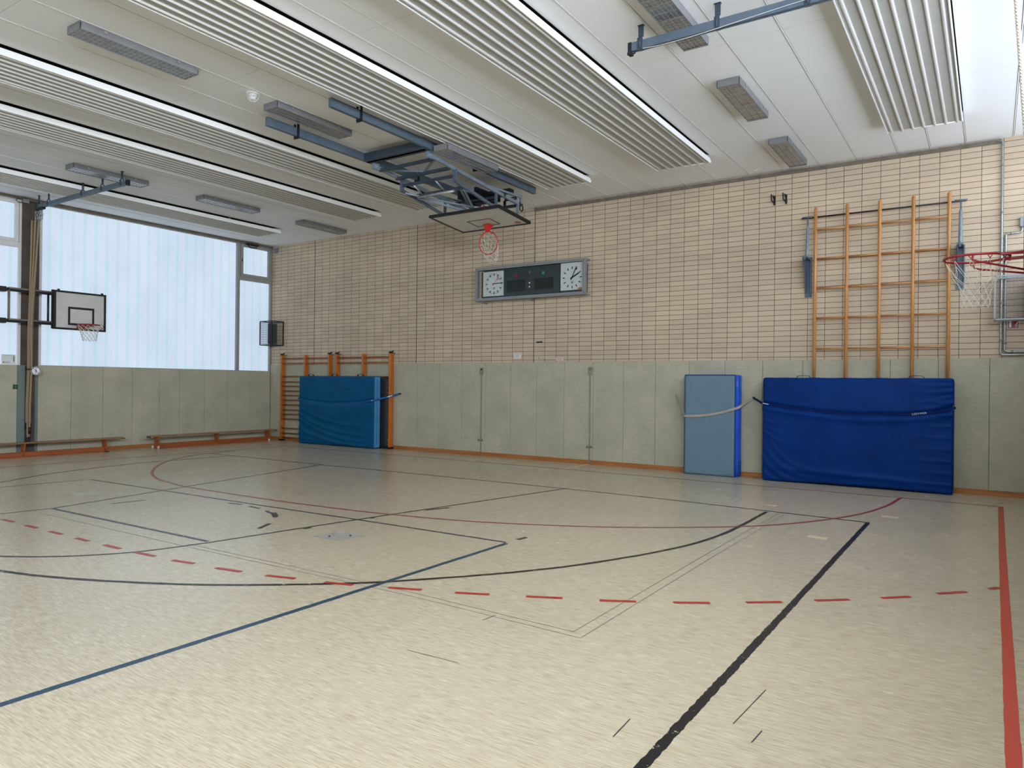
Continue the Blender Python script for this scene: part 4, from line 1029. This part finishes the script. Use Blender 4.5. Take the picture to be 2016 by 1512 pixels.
soft_box(B0+0.02, B1+0.055, -0.158, -0.085, 0.0, 1.93, 0.010, 6, 3, 8).build('vinyl_body', 'mat2s', t)
MB().box(B1+0.054, B1+0.058, -0.155, -0.09, 0.05, 0.30).build('corner_strap', 'strapb', t)
o = MB().ribbon(catmull([(12.68, -0.045, 1.53), (12.82, -0.18, 1.36), (12.965, -0.33, 1.15), (13.0, -0.348, 1.128), (13.4, -0.352, 1.155), (13.7, -0.352, 1.215), (13.95, -0.348, 1.29), (14.03, -0.30, 1.325), (14.13, -0.16, 1.42), (14.235, -0.045, 1.505)], 6), 0.045, 0.005).build('belt', 'strapw')
tag(o, 'beige belt slung around the stack of gym mats', 'belt')
MB().tube([(12.68, -0.034, 1.53), (12.68, -0.06, 1.53)], 0.018, 10).build('belt_hook', 'galv', o)
MB().tube([(14.235, -0.034, 1.505), (14.235, -0.07, 1.505)], 0.02, 10).build('belt_hook', 'iron', o)
MB().bar((12.97, -0.35, 1.09), (12.99, -0.36, 1.20), 0.03, 0.01).sphere((12.985, -0.36, 1.12), 0.018, 10).build('buckle', 'galv', o)

# royal blue crash mat
C0, C1, CF, CB = 14.49, 17.485, -0.41, -0.175
S3 = [(14.49, 1.42), (15.017, 1.342), (15.694, 1.272), (16.175, 1.262), (16.786, 1.28), (17.222, 1.33), (17.485, 1.40)]
def disp3(p):
    u = (p.x-C0)/(C1-C0); z = p.z; o = Vector((0, 0, 0)); front = p.y < CF+0.08
    if front:
        s = strapz(p.x, S3); y = 0.035*gs(z-s, 0.03)-0.022*gs(z-s+0.09, 0.06)
        # radiating folds in the lower left corner
        for k in range(6):
            a = 1.15-0.16*k; zc, xc = 0.62-0.0*k, 0.05
            d = math.hypot((p.x-C0-0.9), (z-1.15)*0.95)-(0.85+0.14*k)
            if p.x < C0+1.1 and z < 1.0: y -= 0.014*gs(d, 0.03)*min(1, max(0, (1.05-z)))*min(1, max(0, (C0+1.15-p.x)*2))
        y -= 0.03*gs(z-(0.26-0.12*u), 0.05)*math.sin(PI*min(1, u*1.1))
        # short horizontal pulls at the right end
        for k in range(9):
            zk = 0.15+0.19*k; y -= 0.012*gs(z-zk-0.05*(1-u), 0.022)*gs(1.0-u, 0.13)*(0.7+0.6*random_f[k])
        for k in range(5):
            y -= 0.012*gs((z-s)-0.10-0.09*k-(1-u)*0.28*(k-1), 0.02)*gs(1-u, 0.16)
            y -= 0.010*gs((z-s)+0.10+0.10*k+(u)*0.5*(k-1), 0.02)*gs(u, 0.12)
        y -= 0.03*math.sin(PI*u)*math.sin(PI*min(1, z/1.9))
        y += 0.006*mn.noise(Vector((p.x*1.5, 7, z*2.0)))+0.0025*mn.noise(Vector((p.x*6, 3, z*9)))
        o.y += y*min(1, (z+0.02)/0.08)
        if z < 0.1: o.y += 0.0
    if p.x > C1-0.1: o.x -= 0.02*gs(z-1.40, 0.05)
    if z > 1.7: o.z += 0.006*mn.noise(Vector((p.x*4, p.y*3, 9)))
    if z < 0.3 and front: o.z += 0.028*math.sin(PI*min(1, max(0, (u-0.1)/0.9)))*gs(z, 0.15)
    return o
random_f = [random.random() for _ in range(12)]
t = thing('crash_mat', 'wide royal blue crash mat standing under the wooden climbing lattice', 'mat', ((C0+C1)/2, -0.25, 0))
soft_box(C0, C1, CF, CB, 0.004, 1.885, 0.04, 130, 8, 84, disp3).build('cover', 'mat3', t)
for x in (15.17, 16.95): handle(x, 0.24, -0.28, 1.875, 0.05, t, 'strapd')
MB().tube([(C1+0.002, -0.37, 0.1), (C1+0.002, -0.37, 1.82)], 0.006, 6).build('edge_seam', 'strapd', t)
pts = [(14.235, -0.06, 1.505), (14.33, -0.2, 1.47), (14.46, -0.405, 1.43)]+[(x, CF+(-0.004 if i == 0 else -0.012), z) for i, (x, z) in enumerate(S3[:-1])]+[(17.475, CF-0.006, 1.40), (17.50, -0.36, 1.40), (17.503, -0.17, 1.405)]
o = MB().ribbon(catmull(pts, 6), 0.04, 0.005).build('belt', 'strapd')
tag(o, 'dark blue belt across the royal blue crash mat', 'belt')

fc = bpy.data.curves.new('lettering', 'FONT'); fc.body = 'LEEVIMER'; fc.size = 0.042; fc.extrude = 0.001; fc.space_character = 1.25
fo = bpy.data.objects.new('lettering_curve', fc)
dg = bpy.context.evaluated_depsgraph_get(); me = bpy.data.meshes.new_from_object(fo)
bpy.data.objects.remove(fo)
lo = bpy.data.objects.new('lettering', me); sc.collection.objects.link(lo); me.materials.append(M['white'])
lo.parent = o; lo.location = Vector((16.90, CF-0.018, 1.275))-world_pos(o); lo.rotation_euler = (PI/2, -0.13, 0)
MB().ribbon([(14.50, CF-0.014, 1.415), (14.60, CF-0.016, 1.395)], 0.012, 0.003).build('label', 'white', o)
for x, z in ((9.41, 2.31), (9.565, 2.55), (9.565, 2.28)):
    h = MB().disc((x, -0.001, z), 0.011, (0, 1, 0), 12, 0.003).build('anchor_hole', 'black', wall_back); h['kind'] = 'structure'

# ------------------------------------------------------------------ benches
def bench(y0, y1, legs, xc, label, wheels):
    t = thing('gym_bench', label, 'bench', (xc, (y0+y1)/2, 0), 'low wooden gym benches')
    m = MB(); m.box(xc-0.12, xc+0.12, y0, y1, 0.300, 0.328); m.build('seat', 'benchtop', t, bevel=0.006)
    MB().box(xc-0.025, xc+0.025, legs[0], legs[-1], 0.02, 0.115).box(xc-0.04, xc+0.04, legs[0]+0.03, legs[-1]-0.03, 0.0, 0.022).build('balance_beam', 'bench', t)
    for i, y in enumerate(legs):
        m = MB()
        if 0 < i < len(legs)-1: m.poly([(xc-0.10, y-0.018, 0.30), (xc+0.10, y-0.018, 0.30), (xc+0.035, y-0.018, 0.0), (xc-0.035, y-0.018, 0.0)], (0, 0.036, 0))
        else: m.poly([(xc-0.10, y-0.02, 0.30), (xc+0.10, y-0.02, 0.30), (xc+0.08, y-0.02, 0.12), (xc+0.14, y-0.02, 0.0), (xc-0.14, y-0.02, 0.0), (xc-0.08, y-0.02, 0.12)], (0, 0.04, 0))
        m.build('leg', 'bench', t)
        if i in wheels:
            for s_ in (-1, 1): MB().tube([(xc+s_*0.13, y-0.045, 0.035), (xc+s_*0.13, y-0.02, 0.035)], 0.035, 14).build('wheel', 'rubber', t)
        elif i in (0, len(legs)-1):
            for s_ in (-1, 1): MB().box(xc+s_*0.13-0.02, xc+s_*0.13+0.02, y-0.03, y+0.03, 0, 0.02).build('rubber_foot', 'black', t)
    MB().box(xc-0.07, xc+0.07, y1-0.01, y1+0.03, 0.285, 0.305).box(xc-0.07, xc+0.07, y0-0.03, y0+0.01, 0.285, 0.305).build('hook', 'iron', t)
    return t
bench(-8.5, -4.62, [-8.1, -6.78, -5.04], 0.40, 'low wooden bench beneath the bundled climbing ropes', ())
bench(-4.02, -0.25, [-3.82, -2.14, -0.50], 0.52, 'low wooden bench with white wheels near the corner', (0, 2))

# ------------------------------------------------------------------ climbing lattice
t = thing('climbing_lattice', 'large golden wooden climbing lattice folded flat against the tiled wall', 'climbing frame', (16.35, -0.12, 0.4))
RX = [15.322, 15.845, 16.36, 16.868, 17.385]
for x in RX:
    MB().tube([(x, -0.13, 0.35), (x, -0.13, 4.93), (x, -0.13, 4.952), (x, -0.13, 4.96)], 0.029, 14, rr=[0.029, 0.029, 0.022, 0.008]).build('rail', 'wlad', t)
for z in (4.55, 4.028, 3.498, 2.956, 2.409, 1.86, 1.31, 0.76):
    for a, b in zip(RX[:-1], RX[1:]): MB().tube([(a+0.02, -0.13, z), (b-0.02, -0.13, z)], 0.019, 10).build('rung', 'wladr', t)
MB().tube([(15.08, -0.12, 4.785), (17.62, -0.12, 4.785)], 0.014, 8).build('pivot_bar', 'iron', t)
for x, s_ in ((15.185, -1), (17.545, 1)):
    m = MB().box(x-0.06, x+0.06, -0.02, 0.0, 3.36, 4.09); m.box(x+0.045 if s_ > 0 else x+0.045, x+0.06, -0.10, -0.02, 3.38, 4.07)
    m.poly([(x-0.04, -0.02, 4.03), (x-0.04, -0.33, 4.06), (x-0.04, -0.33, 4.02), (x-0.04, -0.05, 3.42), (x-0.04, -0.02, 3.42)], (0.012, 0, 0))
    m.box(x-0.045, x+0.045, -0.34, -0.02, 4.035, 4.06).box(x-0.012, x+0.012, -0.36, -0.32, 4.0, 4.075)
    m.tube([(x+0.01, -0.025, 3.45), (x+0.01, -0.03, 3.45)], 0.02, 10)
    m.build('wall_bracket', 'steel', t)
    MB().tube([(x, -0.17, 4.03), (x, -0.14, 4.20), (x, -0.12, 4.62), (x, -0.12, 4.66)], 0.028, 12, rr=[0.032, 0.03, 0.024, 0.014]).build('strut', 'lsteel', t)
    MB().box(x-0.012, x+0.012, -0.13, -0.11, 4.65, 4.79).tube([(x-0.09, -0.12, 4.795), (x+0.09, -0.12, 4.795)], 0.018, 8).build('strut_head', 'steel', t)

# ------------------------------------------------------------------ conduits, cages, signs at the right end
t = thing('conduit', 'tall galvanised conduit running from the ceiling down to the cladding', 'pipe', (18.105, -0.03, 2.28))
m = MB().tube([(18.03, -0.03, 5.70), (18.09, -0.03, 5.70), (18.105, -0.03, 5.68), (18.105, -0.03, 2.30), (18.115, -0.03, 2.275), (18.14, -0.03, 2.265), (19.05, -0.03, 2.265)], 0.017, 10); m.build('pipe', 'galv', t)
m = MB()
for z in (5.3, 4.55, 3.9, 3.1, 2.5): m.tube([(18.105, -0.03, z-0.012), (18.105, -0.03, z+0.012)], 0.023, 10)
m.build('pipe_clip', 'alu', t)
t = thing('conduit', 'short galvanised conduit bending right beneath the corner box', 'pipe', (18.16, -0.03, 2.31))
MB().tube([(18.37, -0.03, 4.30), (18.37, -0.03, 4.235), (18.355, -0.03, 4.205), (18.18, -0.03, 4.20), (18.158, -0.03, 4.18), (18.155, -0.03, 2.35), (18.17, -0.03, 2.325), (18.20, -0.03, 2.315), (19.05, -0.03, 2.315)], 0.017, 10).build('pipe', 'galv', t)
m = MB().tube([(18.155, -0.03, 3.05), (18.155, -0.03, 3.08)], 0.024, 10).tube([(18.155, -0.03, 2.44), (18.155, -0.03, 2.47)], 0.024, 10).tube([(18.24, -0.03, 2.315), (18.27, -0.03, 2.315)], 0.024, 10).tube([(18.22, -0.03, 4.2), (18.24, -0.03, 4.2)], 0.024, 10)
m.build('pipe_clip', 'alu', t)
tag(MB().box(18.34, 18.41, -0.06, 0, 4.29, 4.44).build('junction_box', 'alu', bevel=0.005), 'small grey junction box at the right edge above the cage', 'junction box')
def cage(x0, x1, yfr, z0, z1, label, mat, step, boxdim, yb=0.0):
    t = thing('loudspeaker_cage', label, 'cage', ((x0+x1)/2, yfr/2, z0))
    m = MB(); q = 0.012
    for x in (x0, x1):
        for y in (yfr, yb-0.012): m.bar((x, y, z0), (x, y, z1), q*2)
        for z in (z0, z1): m.bar((x, yfr, z), (x, yb, z), q*2)
    for z in (z0, z1):
        for y in (yfr, yb-0.012): m.bar((x0, y, z), (x1, y, z), q*2)
    m.build('frame', mat, t)
    m = MB(); r = 0.0028
    n = int((x1-x0)/step)
    for k in range(1, n+1): x = x0+(x1-x0)*k/(n+1); m.tube([(x, yfr, z0), (x, yfr, z1)], r, 4)
    n = int((z1-z0)/step)
    for k in range(1, n+1):
        z = z0+(z1-z0)*k/(n+1); m.tube([(x0, yfr, z), (x1, yfr, z)], r, 4); m.tube([(x0, yfr, z), (x0, yb, z)], r, 4); m.tube([(x1, yfr, z), (x1, yb, z)], r, 4)
    n = int((yb-yfr)/step)
    for k in range(1, n+1): y = yfr+(yb-yfr)*k/(n+1); m.tube([(x0, y, z0), (x0, y, z1)], r, 4); m.tube([(x1, y, z0), (x1, y, z1)], r, 4); m.tube([(x0, y, z0), (x1, y, z0)], r, 4)
    m.build('wire_mesh', mat, t)
    s = thing('loudspeaker', label.replace('wire cage', 'loudspeaker inside the wire cage').replace('loudspeaker guard', ''), 'loudspeaker', boxdim[0])
    m = MB().box(*boxdim[1]); m.build('cabinet', 'dkgrey', s, bevel=0.01)
    a = boxdim[1]; m = MB().box(a[0]+0.02, a[1]-0.02, a[2]-0.006, a[2], a[4]+0.02, a[5]-0.02); m.build('grille', 'iron', s)
    return t, s
c1, s1 = cage(18.02, 18.85, -0.34, 2.81, 3.49, 'pale wire cage at the right edge of the tiled wall', 'alu', 0.05, ((18.6, -0.15, 2.87), (18.40, 18.78, -0.28, -0.09, 2.87, 3.42)), yb=-0.065)
s1['label'] = 'grey loudspeaker inside the pale cage at the right edge'
c2, s2 = cage(0.035, 0.565, -0.42, 2.79, 3.48, 'black wire cage in the far left corner beside the window', 'iron', 0.055, ((0.32, -0.2, 2.83), (0.28, 0.345, -0.34, -0.05, 2.83, 3.42)))
s2['label'] = 'narrow grey loudspeaker inside the black corner cage'
t = thing('fire_extinguisher_sign', 'red fire extinguisher sign under the pale wire cage', 'sign', (18.27, -0.01, 2.69))
MB().box(18.19, 18.345, -0.008, 0, 2.685, 2.835).build('sign_border', 'white', t)
MB().box(18.197, 18.338, -0.011, -0.008, 2.692, 2.828).build('sign_plate', 'sred', t)
m = MB().box(18.212, 18.243, -0.014, -0.011, 2.705, 2.775).box(18.220, 18.236, -0.014, -0.011, 2.775, 2.80).bar((18.206, -0.0125, 2.792), (18.24, -0.0125, 2.808), 0.003, 0.008).bar((18.236, -0.0125, 2.80), (18.246, -0.0125, 2.785), 0.003, 0.006)
for k, (a, b) in enumerate(((18.285, 2.71), (18.297, 2.73), (18.308, 2.75))):
    m.tube([(a, -0.0125, b), (a+0.012, -0.0125, b+0.012), (a+0.012, -0.0125, b+0.03), (a+0.022, -0.0125, b+0.045)], 0.004, 5)
m.tube([(18.30, -0.0125, 2.705), (18.315, -0.0125, 2.715), (18.325, -0.0125, 2.735)], 0.006, 5)
m.build('pictogram', 'white', t)
tag(MB().box(0.20, 0.30, -0.10, 0, 5.56, 5.67).box(0.225, 0.275, -0.07, -0.02, 5.54, 5.56).build('junction_box', 'ink', bevel=0.006), 'small grey box in the top far left corner', 'junction box')
# vent opener at window 2 and cable along top
t = thing('window_opener', 'black chain opener above the small corner vent window', 'window opener', (0.08, -0.7, 5.62))
MB().box(0.05, 0.11, -0.95, -0.55, 5.655, 5.70).build('casing', 'iron', t)
MB().tube([(0.08, -0.9, 5.66), (0.10, -0.85, 5.60), (0.08, -0.75, 5.585), (0.1, -0.68, 5.60), (0.09, -0.6, 5.62)], 0.014, 6).build('chain', 'black', t)
t = thing('window_opener', 'grey opener box with looped cable left of the rope rail', 'window opener', (0.08, -6.75, 5.66))
MB().box(0.05, 0.13, -6.72, -6.60, 5.62, 5.70).build('casing', 'alu', t)
MB().tube(catmull([(0.08, -6.72, 5.69), (0.10, -6.80, 5.69), (0.10, -6.85, 5.65), (0.10, -6.80, 5.61), (0.08, -6.72, 5.62)], 4), 0.007, 6).build('cable_loop', 'black', t)
# notices on the window wall
t = tag(MB().box(0.021, 0.025, -7.067, -6.79, 2.035, 2.245).build('paper_notice', 'paper'), 'white printed notice stuck to the window at the left edge', 'notice')
m = MB().box(0.025, 0.027, -7.04, -6.85, 2.222, 2.228).bar((0.026, -6.83, 2.22), (0.026, -6.83, 2.09), 0.02, 0.002).box(0.025, 0.027, -7.04, -7.01, 2.06, 2.09)
for k in range(3): m.box(0.025, 0.027, -7.0, -6.93+0.02*k, 2.085-0.012*k, 2.089-0.012*k)
m.build('print', 'ink', t)
t = tag(MB().box(0.033, 0.038, -6.846, -6.746, 1.486, 1.587).build('escape_sign', 'green'), 'small dark green sign on the cladding left of the ropes', 'sign')
m = MB().bar((0.0395, -6.82, 1.54), (0.0395, -6.80, 1.53), 0.01, 0.003).bar((0.0395, -6.81, 1.52), (0.0395, -6.79, 1.55), 0.007, 0.003).bar((0.0395, -6.785, 1.53), (0.0395, -6.77, 1.545), 0.008, 0.003); m.build('pictogram', 'lgreen', t)
# little ceiling hook at the top of the tiled wall
t = MB().disc((14.36, -0.36, H-0.006), 0.03, (0, 0, 1), 12, 0.01).tube([(14.36, -0.36, H), (14.30, -0.38, H-0.04), (14.25, -0.38, H-0.02)], 0.006, 6).build('ceiling_hook', 'white')
tag(t, 'tiny white hook on the ceiling above the clock side of the wall', 'hook')
